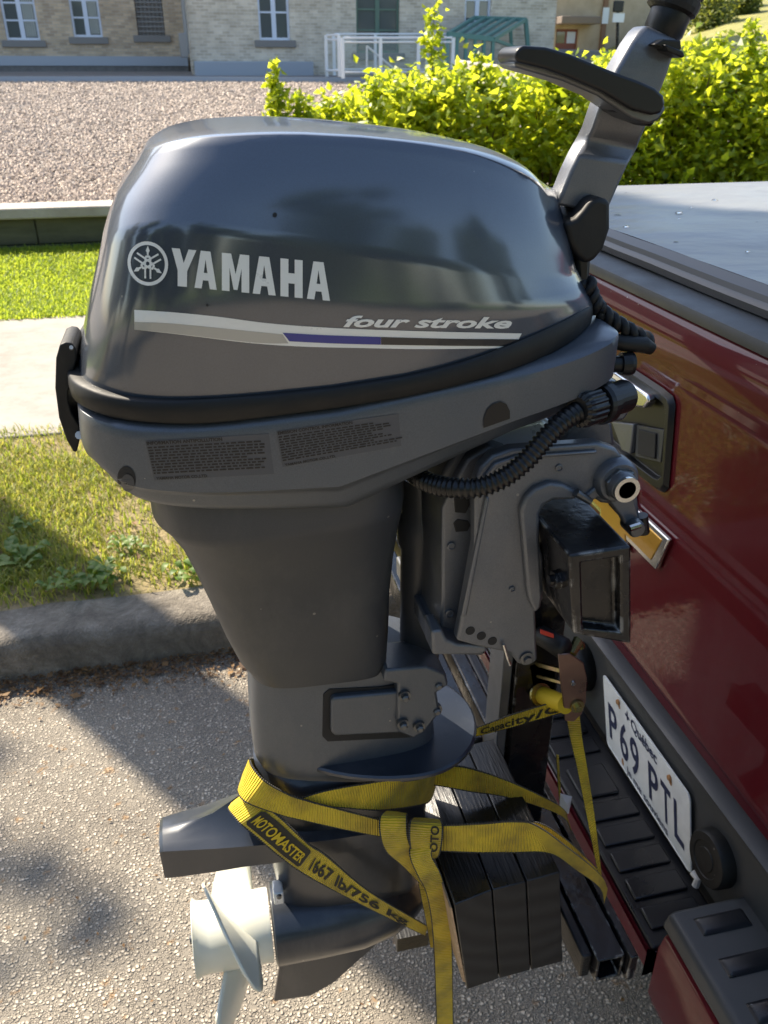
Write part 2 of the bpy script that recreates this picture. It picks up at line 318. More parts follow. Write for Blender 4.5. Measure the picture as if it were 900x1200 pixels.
# ground
def asphalt():
    m = M('road_asphalt', (.1, .1, .1), .82); N, L, b = nodes(m); tc = N.new('ShaderNodeTexCoord')
    n0 = N.new('ShaderNodeTexNoise'); n0.inputs['Scale'].default_value = 40; n0.inputs['Detail'].default_value = 3; L.new(tc.outputs['Object'], n0.inputs[0])
    wp = N.new('ShaderNodeVectorMath'); wp.operation = 'MULTIPLY_ADD'; wp.inputs[1].default_value = (.012, .012, .012); L.new(n0.outputs['Color'], wp.inputs[0]); L.new(tc.outputs['Object'], wp.inputs[2])
    def vor(sc):
        v = N.new('ShaderNodeTexVoronoi'); v.inputs['Scale'].default_value = sc; L.new(wp.outputs[0], v.inputs[0]); return v
    va, vb = vor(135), vor(300)
    sel = N.new('ShaderNodeSeparateColor'); L.new(va.outputs['Color'], sel.inputs[0])
    gt = N.new('ShaderNodeMath'); gt.operation = 'GREATER_THAN'; gt.inputs[1].default_value = .52; L.new(sel.outputs[1], gt.inputs[0])
    ea = N.new('ShaderNodeMapRange'); ea.inputs[1].default_value = .30; ea.inputs[2].default_value = .62; ea.inputs[3].default_value = 1; ea.inputs[4].default_value = 0; L.new(va.outputs['Distance'], ea.inputs[0])
    eb = N.new('ShaderNodeMapRange'); eb.inputs[1].default_value = .25; eb.inputs[2].default_value = .7; eb.inputs[3].default_value = .72; eb.inputs[4].default_value = 0; L.new(vb.outputs['Distance'], eb.inputs[0])
    hm_ = N.new('ShaderNodeMix'); L.new(gt.outputs[0], hm_.inputs[0]); L.new(eb.outputs[0], hm_.inputs[2]); L.new(ea.outputs[0], hm_.inputs[3])
    cm = N.new('ShaderNodeMix'); cm.data_type = 'RGBA'; L.new(gt.outputs[0], cm.inputs[0]); L.new(vb.outputs['Color'], cm.inputs[6]); L.new(va.outputs['Color'], cm.inputs[7])
    sp = N.new('ShaderNodeSeparateColor'); L.new(cm.outputs[2], sp.inputs[0])
    r = N.new('ShaderNodeValToRGB'); e = r.color_ramp.elements; e[0].color = (.30, .27, .225, 1); e[1].color = (.62, .55, .46, 1); x = e.new(.55); x.color = (.48, .43, .36, 1)
    L.new(sp.outputs[0], r.inputs[0])
    bd_ = N.new('ShaderNodeMix'); bd_.data_type = 'RGBA'; bd_.inputs[6].default_value = (.20, .18, .15, 1); L.new(hm_.outputs[0], bd_.inputs[0]); L.new(r.outputs[0], bd_.inputs[7])
    nb = N.new('ShaderNodeTexNoise'); nb.inputs['Scale'].default_value = 3.2; nb.inputs['Detail'].default_value = 7; L.new(tc.outputs['Object'], nb.inputs[0])
    rb_ = N.new('ShaderNodeValToRGB'); rb_.color_ramp.elements[0].position = .3; rb_.color_ramp.elements[0].color = (.78, .76, .74, 1); rb_.color_ramp.elements[1].position = .62; rb_.color_ramp.elements[1].color = (1.08, 1.06, 1.02, 1); L.new(nb.outputs[0], rb_.inputs[0])
    mm = N.new('ShaderNodeMix'); mm.data_type = 'RGBA'; mm.blend_type = 'MULTIPLY'; mm.inputs[0].default_value = 1; L.new(bd_.outputs[2], mm.inputs[6]); L.new(rb_.outputs[0], mm.inputs[7])
    n = N.new('ShaderNodeTexNoise'); n.inputs['Scale'].default_value = 26; n.inputs['Detail'].default_value = 6; L.new(tc.outputs['Object'], n.inputs[0])
    r2 = N.new('ShaderNodeValToRGB'); r2.color_ramp.elements[0].position = .62; r2.color_ramp.elements[0].color = (0, 0, 0, 1); r2.color_ramp.elements[1].position = .70; r2.color_ramp.elements[1].color = (.6, .6, .6, 1)
    L.new(n.outputs[0], r2.inputs[0]); m2 = N.new('ShaderNodeMix'); m2.data_type = 'RGBA'; m2.inputs[7].default_value = (.30, .16, .05, 1)
    L.new(r2.outputs[0], m2.inputs[0]); L.new(mm.outputs[2], m2.inputs[6]); L.new(m2.outputs[2], b.inputs['Base Color'])
    bp = N.new('ShaderNodeBump'); bp.inputs['Strength'].default_value = 1; bp.inputs['Distance'].default_value = .0045; L.new(hm_.outputs[0], bp.inputs['Height']); L.new(bp.outputs[0], b.inputs['Normal'])
    return m
mt['asphalt'] = asphalt()
bump(mt['asphalt'], 600, .3, .001)
mt['concrete'] = M('old_concrete', (.35, .32, .28), .85); noise_col(mt['concrete'], [(.28, (.045, .036, .027)), (.5, (.16, .138, .108)), (.72, (.34, .30, .245))], 8, 12, .82, dist=.4); bump(mt['concrete'], 60, .6, .008, detail=8); bump(mt['concrete'], 180, .5, .004, 'voronoi')
mt['walk'] = M('sidewalk_concrete', (.4, .37, .33), .85); noise_col(mt['walk'], [(.3, (.20, .18, .155)), (.5, (.29, .265, .235)), (.7, (.34, .315, .28))], 3.5, 12, .75); bump(mt['walk'], 150, .4, .004)
mt['soil'] = M('dry_soil', (.16, .12, .07), .95); noise_col(mt['soil'], [(.25, (.09, .075, .035)), (.5, (.2, .16, .075)), (.75, (.3, .22, .13))], 14, 9, .7); bump(mt['soil'], 50, .8, .02)
mt['lawn'] = M('lawn_soil', (.1, .13, .03), .95); noise_col(mt['lawn'], [(.3, (.08, .12, .02)), (.7, (.14, .19, .04))], 6, 8)
mt['gravel'] = M('gravel', (.3, .27, .25), .85); noise_col(mt['gravel'], [(.3, (.2, .175, .155)), (.7, (.36, .32, .29))], 30, 6, .8); bump(mt['gravel'], 22, 1, .05, 'voronoi')
mt['stone'] = leaf_mat('gravel_stone', (.2, .15, .115), (.60, .475, .375), (0, 0, 0), (0, 0, 0), 0, .65)
mt['timber'] = M('dark_green_wall_face', (.1, .11, .06), .9); noise_col(mt['timber'], [(.3, (.05, .055, .03)), (.7, (.13, .13, .075))], 3, 8, .7, stretch=(.4, 1, 3)); bump(mt['timber'], 20, .5, .02)  # dark green wall face, mottled by stretched noise
mt['capstone'] = M('wall_cap_concrete', (.45, .41, .35), .85); noise_col(mt['capstone'], [(.3, (.36, .32, .27)), (.7, (.5, .46, .4))], 4, 8); bump(mt['capstone'], 60, .4, .01)
# ------------------------------------------------------------------ SETTING: ground sheets
def sheet(name, x0, x1, ys, zs, mat, nx=2):
    vs = []; fs = []
    for y, z in zip(ys, zs):
        for i in range(nx): vs.append((x0+(x1-x0)*i/(nx-1), y, z))
    for j in range(len(ys)-1):
        for i in range(nx-1): a = j*nx+i; fs.append((a, a+1, a+nx+1, a+nx))
    return tag(mesh(name, vs, fs, mat), kind='structure')
CY0, CY1 = 2.0, 2.17                               # kerb front and back
SW0, SW1 = 3.52, 5.55
WY = 7.15
sheet('ground', -900, 900, [-900, 900], [-.06, -.06], mt['lawn'])
sheet('road', -60, 60, [-14, CY0+.05], [0, 0], mt['asphalt'])
kb = MB(); nx = 120
prof = [(CY0, -.03), (CY0+.004, .085), (CY0+.02, .118), (CY0+.05, .13), (CY1, .132), (CY1, -.03)]
rings = []
for i in range(nx+1):
    x = -6+12*i/nx; j = random.uniform(-.006, .006)
    rings.append([(x, y+j+random.uniform(-.004, .004), z+random.uniform(-.004, .004)) for y, z in prof])
kb.loft(rings); tag(kb.build('kerb', mt['concrete'], smooth=True), kind='structure'); autosmooth(bpy.data.objects['kerb'], 50)
sheet('verge', -40, 40, [CY1-.01, SW0+.02], [.128, .128], mt['soil'])
sw = MB()
for i in range(-6, 7): sw.box((i*1.6+.3, SW0, .0), (i*1.6+1.894, SW1, .14))
walk = bpy.data.objects.new('sidewalk', None); link(walk); tag(walk, kind='structure')
for i in range(-6, 7):
    MB().box((i*1.6+.3, SW0, .0), (i*1.6+1.892, SW1, .14+random.uniform(-.004, .004))).build('slab', mt['walk'], walk, bevel=.008)
sheet('lawn', -60, 60, [SW1-.02, 6.2, WY+.1], [.13, .17, .30], mt['lawn'])
GS = .040
def gz(y): return .52+(y-7.3)*GS
sheet('gravel_lot', -90, 90, [WY+.25, 60], [gz(WY+.25), gz(60)], mt['gravel'])
# loose stones on the gravel
gst = MB()
OCT = [(1,0,0),(0,1,0),(-1,0,0),(0,-1,0),(0,0,.7),(0,0,-.4)]; OF = [(0,1,4),(1,2,4),(2,3,4),(3,0,4),(1,0,5),(2,1,5),(3,2,5),(0,3,5)]
gv = []; gf = []
for i in range(62000):
    y = 7.35+19*random.random()**1.5; x = random.uniform(-2.2-.23*(y-7), 1.0+.34*(y-7)); r = random.uniform(.009, .024)*(1+.05*(y-7.3))
    a = random.uniform(0, 6.28); ca, sa = math.cos(a), math.sin(a); tz = random.uniform(-.5, .5); n = len(gv); sx = random.uniform(.7, 1.3); sy = random.uniform(.6, 1.1)
    for p in OCT:
        px_, py_, pz_ = p[0]*r*sx, p[1]*r*sy, p[2]*r
        gv.append((x+px_*ca-py_*sa, y+px_*sa+py_*ca, gz(y)+r*.25+pz_+px_*tz))
    gf += [tuple(k+n for k in f) for f in OF]
tag(mesh('gravel_stones', gv, gf, mt['stone']), kind='stuff')
# grass
def grass(name, x0, x1, y0, y1, zf, n, h, mat, dens=None, wdt=.003):
    vs = []; fs = []
    for i in range(n):
        x = random.uniform(x0, x1); y = random.uniform(y0, y1)
        if dens and random.random() > dens(x, y): continue
        hh = h*random.uniform(.45, 1.25); a = random.uniform(0, 6.28); l = random.uniform(.2, 1.0)*hh; c, s = math.cos(a), math.sin(a)
        wx, wy = -s*wdt, c*wdt; z = zf(x, y)-.004; k = len(vs)
        vs += [(x-wx, y-wy, z), (x+wx, y+wy, z), (x+c*l*.4+wx*.7, y+s*l*.4+wy*.7, z+hh*.6), (x+c*l*.4-wx*.7, y+s*l*.4-wy*.7, z+hh*.6), (x+c*l, y+s*l, z+hh*.85)]
        fs += [(k, k+1, k+2, k+3), (k+3, k+2, k+4)]
    return tag(mesh(name, vs, fs, mat), kind='stuff')
mt['grass'] = leaf_mat('verge_grass', (.11, .17, .02), (.32, .29, .075), (.36, .48, .03), (.62, .56, .12), .45, .6)
mt['lawngrass'] = leaf_mat('lawn_grass', (.12, .2, .018), (.24, .3, .03), (.5, .65, .05), (.68, .74, .07), .5, .6)
from mathutils import noise as MN
def vd(x, y):
    v = MN.noise(Vector((x*2.3, y*2.3, 3.1)))*.5+.5
    return max(.25, min(1, (v-.22)*2.2))*(1 if y > 2.3 else (y-2.15)/.2*.8+.1)
grass('verge_grass', -2.0, 1.2, 2.17, 3.6, lambda x, y: .13, 70000, .045, mt['grass'], vd, .0026)
grass('lawn_grass', -3.0, .6, 5.5, 7.1, lambda x, y: lin(y, [5.53, 6.2, 7.25], [.13, .17, .30]), 60000, .05, mt['lawngrass'], None, .0045)
# fallen leaves and grit in the gutter and on the verge
lm = leaf_mat('dry_leaf', (.06, .032, .016), (.26, .15, .06), (.4, .16, .03), (.5, .3, .08), .25, .7)
vs = []; fs = []
for i in range(3900):
    if i < 3200: y = CY0-.003-abs(random.gauss(0, .05)); x = random.uniform(-1.4, .4); z = .006+max(0, .018-.2*(CY0-y))*random.random()
    elif i < 3550: y = random.uniform(2.2, 3.5); x = random.uniform(-1.6, .4); z = .14+random.uniform(0, .02)
    else: y = random.uniform(.3, 2.0); x = random.uniform(-1.0, 1.0); z = .006
    r = random.uniform(.002, .008) if random.random() < .95 else random.uniform(.010, .018)
    if i >= 3550: r = random.uniform(.002, .006)
    a = random.uniform(0, 6.28); c, s = math.cos(a)*r, math.sin(a)*r; k = len(vs); q = random.uniform(.4, .7)
    vs += [(x+c, y+s, z+.3*r*random.random()), (x-s*q, y+c*q, z+.5*r*random.random()), (x-c, y-s, z), (x+s*q, y-c*q, z+.4*r*random.random())]
    fs.append((k, k+1, k+2, k+3))
tag(mesh('leaf_litter', vs, fs, lm), kind='stuff')
# broad-leaved weeds on the verge
wm = leaf_mat('weed_leaf', (.08, .15, .02), (.15, .22, .04), (.22, .38, .03), (.36, .5, .05), .4, .5)
def weed(px, py, n, r, label):
    p = at(px, py, Z=.135); mb = MB()
    for i in range(n*3):
        a = i*2.4+random.uniform(-.3, .3); L = r*random.uniform(.35, .75); W = L*.24; el = random.uniform(.2, 1.0)
        p = at(px, py, Z=.135)+Vector((random.gauss(0, r*.35), random.gauss(0, r*.35), random.uniform(0, .02)))
        d = Vector((math.cos(a), math.sin(a), 0)); s = Vector((-d.y, d.x, 0))
        pts = []
        for t, ww in ((.08, .1), (.35, .8), (.65, 1), (.88, .6), (1, .05)):
            c = p+d*(L*t)+Vector((0, 0, L*(math.sin(t*2.4)*el*.8)+.004))
            pts.append((c-s*W*ww+Vector((0, 0, W*.25*ww)), c, c+s*W*ww+Vector((0, 0, W*.25*ww))))
        vv = [q for t in pts for q in t]; mb.add(vv, [(j*3+k, j*3+k+1, j*3+k+4, j*3+k+3) for j in range(4) for k in range(2)])
    tag(mb.build('weed', wm, smooth=True), label, 'weed', 'weeds growing in the verge')
for a in [(120, 682, 11, .085, 'broad-leaved green weed hanging over the shaded kerb back'), (150, 645, 8, .06, 'pale long-leaved weed at the edge of the shade on the verge'), (20, 660, 10, .09, 'tall leafy weed at the left edge of the verge'),
          (28, 622, 8, .06, 'small weed with pale leaves in the shaded grass'), (228, 675, 9, .07, 'green weed tuft beside the motor on the sunlit verge'), (75, 690, 9, .07, 'low weed spreading onto the kerb in full shade')]: weed(*a)
# ------------------------------------------------------------------ retaining wall
wl = thing('retaining_wall', 'low mossy retaining wall with pale cap between lawn and gravel lot', 'wall')
for i in range(-7, 8):
    x0 = i*2.4+.35
    tilt = 0
    MB().box((x0, WY+.03, .02), (x0+2.394, WY+.25, .30+.0)).build('wall_block', mt['timber'], wl, bevel=.01)
    MB().box((x0+.9, WY+.035, .304), (x0+2.394+.9, WY+.25, .50)).build('wall_block', mt['timber'], wl, bevel=.01)
    MB().box((x0+.4, WY-.03, .503), (x0+2.39+.4, WY+.3, .585)).build('cap_stone', mt['capstone'], wl, bevel=.012)
base(wl, (0, WY, .1))
# ------------------------------------------------------------------ hedge
hm = leaf_mat('hedge_leaf', (.07, .13, .012), (.15, .22, .02), (.50, .62, .02), (.95, .95, .06), .58, .42)
tw = M('twig_bark', (.09, .06, .035), .85)
def leafquad(vs, fs, p, r, up=None):
    d = Vector((random.gauss(0, 1), random.gauss(0, 1), random.gauss(-.2, .7))).normalized()
    s = d.cross(Vector((random.gauss(0, .5), random.gauss(0, .5), 1))).normalized(); n = d.cross(s)*r*.25; k = len(vs)
    vs += [p, p+d*r*.55+s*r*.48+n, p+d*r*1.25, p+d*r*.55-s*r*.48+n, p+d*r*.6-n*.2]
    fs += [(k, k+1, k+4), (k+1, k+2, k+4), (k+2, k+3, k+4), (k+3, k, k+4)]
hg = thing('hedge', 'bright yellow green leafy hedge growing behind the truck and motor', 'hedge')
topx = [(.95, .95), (1.1, 1.12), (1.2, 1.22), (1.4, 1.36), (1.9, 1.40), (2.4, 1.42), (3.0, 1.45), (3.5, 1.52), (4.5, 1.6), (7, 1.7)]
def htop(x): return lin(x, [a for a, b in topx], [b for a, b in topx])
vs = []; fs = []
clumps = []
for i in range(900):
    x = 1.0+4.6*random.random(); y = random.uniform(6.3, 7.6); t = htop(x); z = .3+(t-.3)*random.random()**.8+random.gauss(0, .04)
    clumps.append((x, y, z, random.uniform(.10, .22)))
for x, y, z, r in clumps:
    for k in range(52):
        p = Vector((x+random.gauss(0, r*.6), y+random.gauss(0, r*.6), z+random.gauss(0, r*.5)))
        if p.z < .25: continue
        leafquad(vs, fs, p, random.uniform(.036, .078))
tag(mesh('foliage', vs, fs, hm, hg), kind='stuff')
def shoot(px, ytop, ybot, Y, w):
    vs = []; fs = []; a = at(px, ybot, Y=Y); b = at(px+(random.random()-.5)*10, ytop, Y=Y); n = int((a-b).length/.05)+3
    mb = MB(); pts = [a.lerp(b, i/6)+Vector((math.sin(i*1.3)*.012, 0, 0)) for i in range(7)]; mb.tube(pts, [.006-.0007*i for i in range(7)], 5)
    st = mb.build('shoot_stem', tw, hg)
    for i in range(n*14):
        t = i/(n*14); p = a.lerp(b, t)+Vector((random.gauss(0, w), random.gauss(0, w), random.gauss(0, .02)))
        leafquad(vs, fs, p, random.uniform(.035, .075)*(1.1-.35*t))
    mesh('shoot_leaves', vs, fs, hm, hg)
for q in [(505, 8, 120, 6.9, .04), (318, 72, 170, 7.0, .02), (328, 100, 170, 6.9, .025), (360, 112, 170, 6.9, .04), (560, 62, 120, 6.8, .03), (405, 112, 160, 6.9, .05), (430, 105, 160, 6.8, .05), (480, 100, 150, 6.8, .05),
          (880, 22, 90, 6.9, .03), (848, 40, 100, 6.9, .035), (800, 60, 110, 6.9, .035), (640, 70, 120, 6.9, .03), (820, 52, 90, 6.8, .03), (345, 108, 165, 6.95, .03), (385, 118, 165, 6.8, .035)]+[(random.uniform(430, 900), random.uniform(68, 100), 130, random.uniform(6.4, 7.0), random.uniform(.025, .05)) for k in range(22)]: shoot(*q)
for i in range(60):
    x = random.uniform(1.1, 4.5); y = random.uniform(6.6, 7.4); b_ = Vector((x, y, .25)); t_ = Vector((x+random.gauss(0, .12), y+random.gauss(0, .1), htop(x)*.95))
    MB().tube([b_, b_.lerp(t_, .5)+Vector((random.gauss(0, .03), 0, 0)), t_], [.012, .009, .004], 5).build('branch', tw, hg)
base(hg, (1.5, 7, .25))
# ------------------------------------------------------------------ buildings behind the gravel lot
def brickmat(name, c1, c2, mortar, sc=1):
    m = M(name, c1, .9); N, L, b = nodes(m); tc = N.new('ShaderNodeTexCoord'); mp = N.new('ShaderNodeMapping'); mp.inputs['Rotation'].default_value = (rad(90), 0, 0)
    L.new(tc.outputs['Object'], mp.inputs[0]); br = N.new('ShaderNodeTexBrick'); br.inputs['Scale'].default_value = sc
    br.inputs['Brick Width'].default_value = .24; br.inputs['Row Height'].default_value = .085; br.inputs['Mortar Size'].default_value = .009; br.inputs['Bias'].default_value = -.15
    br.inputs['Color1'].default_value = (*c1, 1); br.inputs['Color2'].default_value = (*c2, 1); br.inputs['Mortar'].default_value = (*mortar, 1)
    L.new(mp.outputs[0], br.inputs[0])
    n = N.new('ShaderNodeTexNoise'); n.inputs['Scale'].default_value = 2.2; n.inputs['Detail'].default_value = 8; L.new(mp.outputs[0], n.inputs[0])
    mx = N.new('ShaderNodeMix'); mx.data_type = 'RGBA'; mx.blend_type = 'MULTIPLY'; mx.inputs[0].default_value = .55
    r = N.new('ShaderNodeValToRGB'); r.color_ramp.elements[0].position = .3; r.color_ramp.elements[0].color = (.55, .53, .5, 1); r.color_ramp.elements[1].position = .65; r.color_ramp.elements[1].color = (1, 1, 1, 1)
    L.new(n.outputs[0], r.inputs[0]); L.new(br.outputs[0], mx.inputs[6]); L.new(r.outputs[0], mx.inputs[7]); L.new(mx.outputs[2], b.inputs['Base Color'])
    bp = N.new('ShaderNodeBump'); bp.inputs['Strength'].default_value = .6; bp.inputs['Distance'].default_value = .02; bp.invert = True
    L.new(br.outputs['Fac'], bp.inputs['Height']); L.new(bp.outputs[0], b.inputs['Normal'])
    return m
mt['brick1'] = brickmat('tan_brick', (.66, .52, .36), (.42, .32, .23), (.52, .46, .38))
mt['brick2'] = brickmat('pale_brick', (.74, .66, .53), (.50, .43, .33), (.72, .67, .6))
mt['stucco'] = M('tan_stucco', (.5, .4, .27), .9); noise_col(mt['stucco'], [(.3, (.44, .34, .22)), (.7, (.56, .45, .31))], 2, 8)
mt['pane'] = M('window_glass', (.10, .115, .12), .06, 0, 0, spec=.8)
mt['frame'] = M('window_frame_white', (.62, .68, .8), .5)
mt['frameg'] = M('window_frame_green', (.10, .17, .13), .5)
mt['sill'] = M('grey_sill_stone', (.22, .21, .2), .8)
mt['curtain'] = M('pale_curtain', (.5, .52, .48), .8)
mt['plinth'] = M('painted_plinth', (.36, .39, .44), .8)
mt['parapet'] = M('grey_parapet', (.16, .155, .15), .9); noise_col(mt['parapet'], [(.3, (.12, .115, .11)), (.7, (.19, .18, .175))], 8, 8)
mt['whitemetal'] = M('white_metal', (.75, .78, .8), .45)
mt['railglass'] = M('rail_glass', (.35, .45, .42), .15, 0, 0, spec=.5); nodes(mt['railglass'])[2].inputs['Alpha'].default_value = .16
mt['teal'] = M('teal_metal', (.09, .22, .20), .5)
mt['tealglass'] = M('teal_glazing', (.12, .2, .2), .12, 0, 0, spec=.6); nodes(mt['tealglass'])[2].inputs['Alpha'].default_value = .45
mt['roofm'] = M('brown_roof', (.2, .16, .13), .8)
mt['downpipe'] = M('downpipe_metal', (.25, .25, .25), .5, .3)
def wall_holes(name, x0, x1, z0, z1, Y, holes, mat, parent, th=.35):
    xs = sorted({x0, x1, *[h[0] for h in holes], *[h[1] for h in holes]}); zs = sorted({z0, z1, *[h[2] for h in holes], *[h[3] for h in holes]})
    mb = MB()
    for i in range(len(xs)-1):
        for j in range(len(zs)-1):
            cx, cz = (xs[i]+xs[i+1])/2, (zs[j]+zs[j+1])/2
            if any(h[0] < cx < h[1] and h[2] < cz < h[3] for h in holes): continue
            mb.add([(xs[i], Y, zs[j]), (xs[i+1], Y, zs[j]), (xs[i+1], Y, zs[j+1]), (xs[i], Y, zs[j+1])], [(0, 1, 2, 3)])
    for h in holes:
        a, b, c, d = h[:4]
        mb.add([(a, Y, c), (b, Y, c), (b, Y, d), (a, Y, d), (a, Y+th, c), (b, Y+th, c), (b, Y+th, d), (a, Y+th, d)], [(0, 4, 5, 1), (1, 5, 6, 2), (2, 6, 7, 3), (3, 7, 4, 0)])
    mb.add([(x0, Y, z0), (x0, Y+9, z0), (x0, Y+9, z1), (x0, Y, z1)], [(0, 1, 2, 3)]); mb.add([(x1, Y, z0), (x1, Y+9, z0), (x1, Y+9, z1), (x1, Y, z1)], [(0, 1, 2, 3)])
    mb.add([(x0, Y+9, z0), (x1, Y+9, z0), (x1, Y+9, z1), (x0, Y+9, z1)], [(0, 1, 2, 3)])
    mb.add([(x0, Y, z1), (x1, Y, z1), (x1, Y+9, z1), (x0, Y+9, z1)], [(0, 1, 2, 3)])
    me = mesh(name, mb.v, mb.f, mat, parent)
    return me
def window(h, Y, parent, fm, rows, curtain=0):
    a, b, c, d = h; f = .07; y0, y1 = Y+.10, Y+.17; mb = MB()
    mb.box((a, y0, c), (a+f, y1, d)); mb.box((b-f, y0, c), (b, y1, d)); mb.box((a+f, y0, c), (b-f, y1, c+f)); mb.box((a+f, y0, d-f), (b-f, y1, d))
    wn = MB(); wn.v, wn.f = mb.v, mb.f; W = wn.build('window', fm, parent)
    m = (a+b)/2; mu = MB(); mu.box((m-.07, y0+.01, c+f), (m+.07, y1-.01, d-f)).build('mullion', fm, W)
    for k in range(1, rows):
        z = c+f+(d-c-2*f)*k/rows
        for s in ((a+f, m-.07), (m+.07, b-f)): MB().box((s[0], y0+.02, z-.025), (s[1], y1-.02, z+.025)).build('glazing_bar', fm, W)
    for s in ((a+f, m-.07), (m+.07, b-f)): MB().add([(s[0], y0+.045, c+f), (s[1], y0+.045, c+f), (s[1], y0+.045, d-f), (s[0], y0+.045, d-f)], [(0, 1, 2, 3)]).build('pane', mt['pane'], W)
    if curtain:
        mb = MB(); n = 24
        vs = []; x0, x1 = (m+.08, b-f-.02)
        for i in range(n+1):
            x = x0+(x1-x0)*i/n; yy = Y+.15+.012*math.sin(i*1.5); vs += [(x, yy-.009, c+.1), (x, yy-.009, d-.08)]
        mb.add(vs, [(2*i, 2*i+2, 2*i+3, 2*i+1) for i in range(n)]); mb.build('curtain', mt['curtain'], W)
    MB().box((a-.16, Y-.09, c-.2), (b+.16, Y+.1, c-.004)).build('sill', mt['sill'], parent, bevel=.01)
def bx(px, Y): return at(px, 60, Y=Y).x
def bz(py, Y, px=450): return at(px, py, Y=Y).z
Y1, Y2 = 33.0, 30.0
lw = thing('brick_building', 'tan brick building wing with two white windows and a grilled opening', 'building')
H1 = [(bx(14, Y1)-.1, bx(46, Y1)+.1, bz(47, Y1, 30), bz(47, Y1, 30)+2.1), (bx(89, Y1), bx(123, Y1), bz(43.5, Y1, 105), bz(43.5, Y1, 105)+2.1), (bx(164, Y1), bx(196, Y1), bz(41.5, Y1, 180), bz(41.5, Y1, 180)+2.0)]
xl, xr = -34, bx(222, Y1)+.6
wall_holes('wall', xl, xr, .9, 11, Y1, H1, mt['brick1'], lw)
window(H1[0], Y1, lw, mt['frame'], 4, 1); window(H1[1], Y1, lw, mt['frame'], 4, 1)
a, b, c, d = H1[2]
MB().add([(a, Y1+.2, c), (b, Y1+.2, c), (b, Y1+.2, d), (a, Y1+.2, d)], [(0, 1, 2, 3)]).build('shutter', mt['sill'], lw)
MB().box((a-.16, Y1-.09, c-.2), (b+.16, Y1+.1, c-.004)).build('sill', mt['sill'], lw, bevel=.01)
for i in range(14): z = c+.1+i*.14; MB().box((a, Y1+.1, z), (b, Y1+.13, z+.035)).build('grille_bar', mt['downpipe'], lw)
for i in range(7): x = a+(b-a)*(i+.5)/7; MB().box((x-.015, Y1+.132, c), (x+.015, Y1+.16, d)).build('grille_bar', mt['downpipe'], lw)
zz = bz(66, Y1, 110)
MB().box((xl, Y1-.35, zz-.28), (bx(219, Y1-.35), Y1-.003, zz)).build('ledge', mt['plinth'], lw)
MB().box((xl, Y1-.32, .5), (bx(219, Y1-.32), Y1-.004, zz-.283)).build('parapet', mt['parapet'], lw)
base(lw, (-5, Y1, 1))
mw = thing('brick_building', 'pale brick building wing with one white and one green window', 'building')
H2 = [(bx(305, Y2), bx(341, Y2), bz(47, Y2, 323), bz(47, Y2, 323)+2.2), (bx(418, Y2), bx(468, Y2), bz(62, Y2, 440), bz(62, Y2, 440)+3.0), (bx(543, Y2), bx(573, Y2), bz(30, Y2, 558), bz(30, Y2, 558)+2.1)]
wall_holes('wall', bx(224, Y2), bx(648, Y2), .9, 11, Y2, H2, mt['brick2'], mw)
window(H2[0], Y2, mw, mt['frame'], 3); window(H2[1], Y2, mw, mt['frameg'], 5); window(H2[2], Y2, mw, mt['frame'], 3)
zz = bz(72, Y2, 300)
MB().box((bx(226, Y2), Y2-.3, .8), (bx(365, Y2), Y2-.003, zz)).build('plinth', mt['plinth'], mw, bevel=.02)
MB().cyl((bx(222, Y2)-.06, Y2-.12, 11), (bx(222, Y2)-.06, Y2-.12, zz+.2), .06, 10).build('downpipe', mt['downpipe'], mw)
MB().box((bx(213, Y2)-.05, Y2-.3, zz+.1), (bx(220, Y2), Y2-.1, zz+.75)).build('meter_box', mt['downpipe'], mw, bevel=.02)
base(mw, (3, Y2, 1))
Y3 = 40.0
rb = thing('stucco_building', 'tan rendered building with small red framed door and awning', 'building')
dx0, dx1, dz0, dz1 = bx(650, Y3), bx(676, Y3), bz(58, Y3, 660), bz(34, Y3, 660)
wall_holes('wall', bx(640, Y3), bx(792, Y3), .6, 12, Y3, [(dx0, dx1, dz0, dz1)], mt['stucco'], rb)
D = MB().box((dx0, Y3+.15, dz0), (dx1, Y3+.2, dz1)).build('door', M('red_door', (.22, .07, .05), .5), rb)
for k in (0, 1): xa = dx0+(dx1-dx0)*(.08+.47*k); MB().box((xa, Y3+.13, dz0+.25), (xa+(dx1-dx0)*.37, Y3+.148, dz1-.1)).build('pane', mt['frame'] if k else mt['pane'], D)
MB().box((bx(646, Y3), Y3-.9, bz(29, Y3, 660)), (bx(690, Y3), Y3-.004, bz(20, Y3, 660))).build('awning', mt['roofm'], rb, bevel=.03)
MB().box((bx(701, Y3), Y3-.12, .8), (bx(706, Y3), Y3-.004, 11)).build('pilaster', M('brown_pilaster', (.25, .14, .08), .8), rb)
MB().box((bx(700, Y3), Y3-.16, bz(28, Y3, 704)), (bx(707, Y3), Y3-.124, bz(9, Y3, 704))).build('notice', mt['whitemetal'], rb)
base(rb, (18, Y3, 1))
# pavement edging along the gravel
eg = MB(); pts = [(-60, 93), (0, 93), (120, 97), (200, 95), (300, 90), (420, 87), (560, 86)]
P_ = []
for px, py in pts:
    y = 26.5 if px <= 200 else 26.5-(px-200)*.003
    P_.append(Vector((at(px, py, Y=y).x, y, gz(y))))
for a, b in zip(P_, P_[1:]):
    eg.hexa([a+Vector((0, -.14, -.1)), b+Vector((0, -.14, -.1)), b+Vector((0, .3, -.1)), a+Vector((0, .3, -.1)), a+Vector((0, -.14, .12)), b+Vector((0, -.14, .12)), b+Vector((0, .3, .12)), a+Vector((0, .3, .12))])
tag(eg.build('pavement_edging', mt['plinth']), kind='structure')
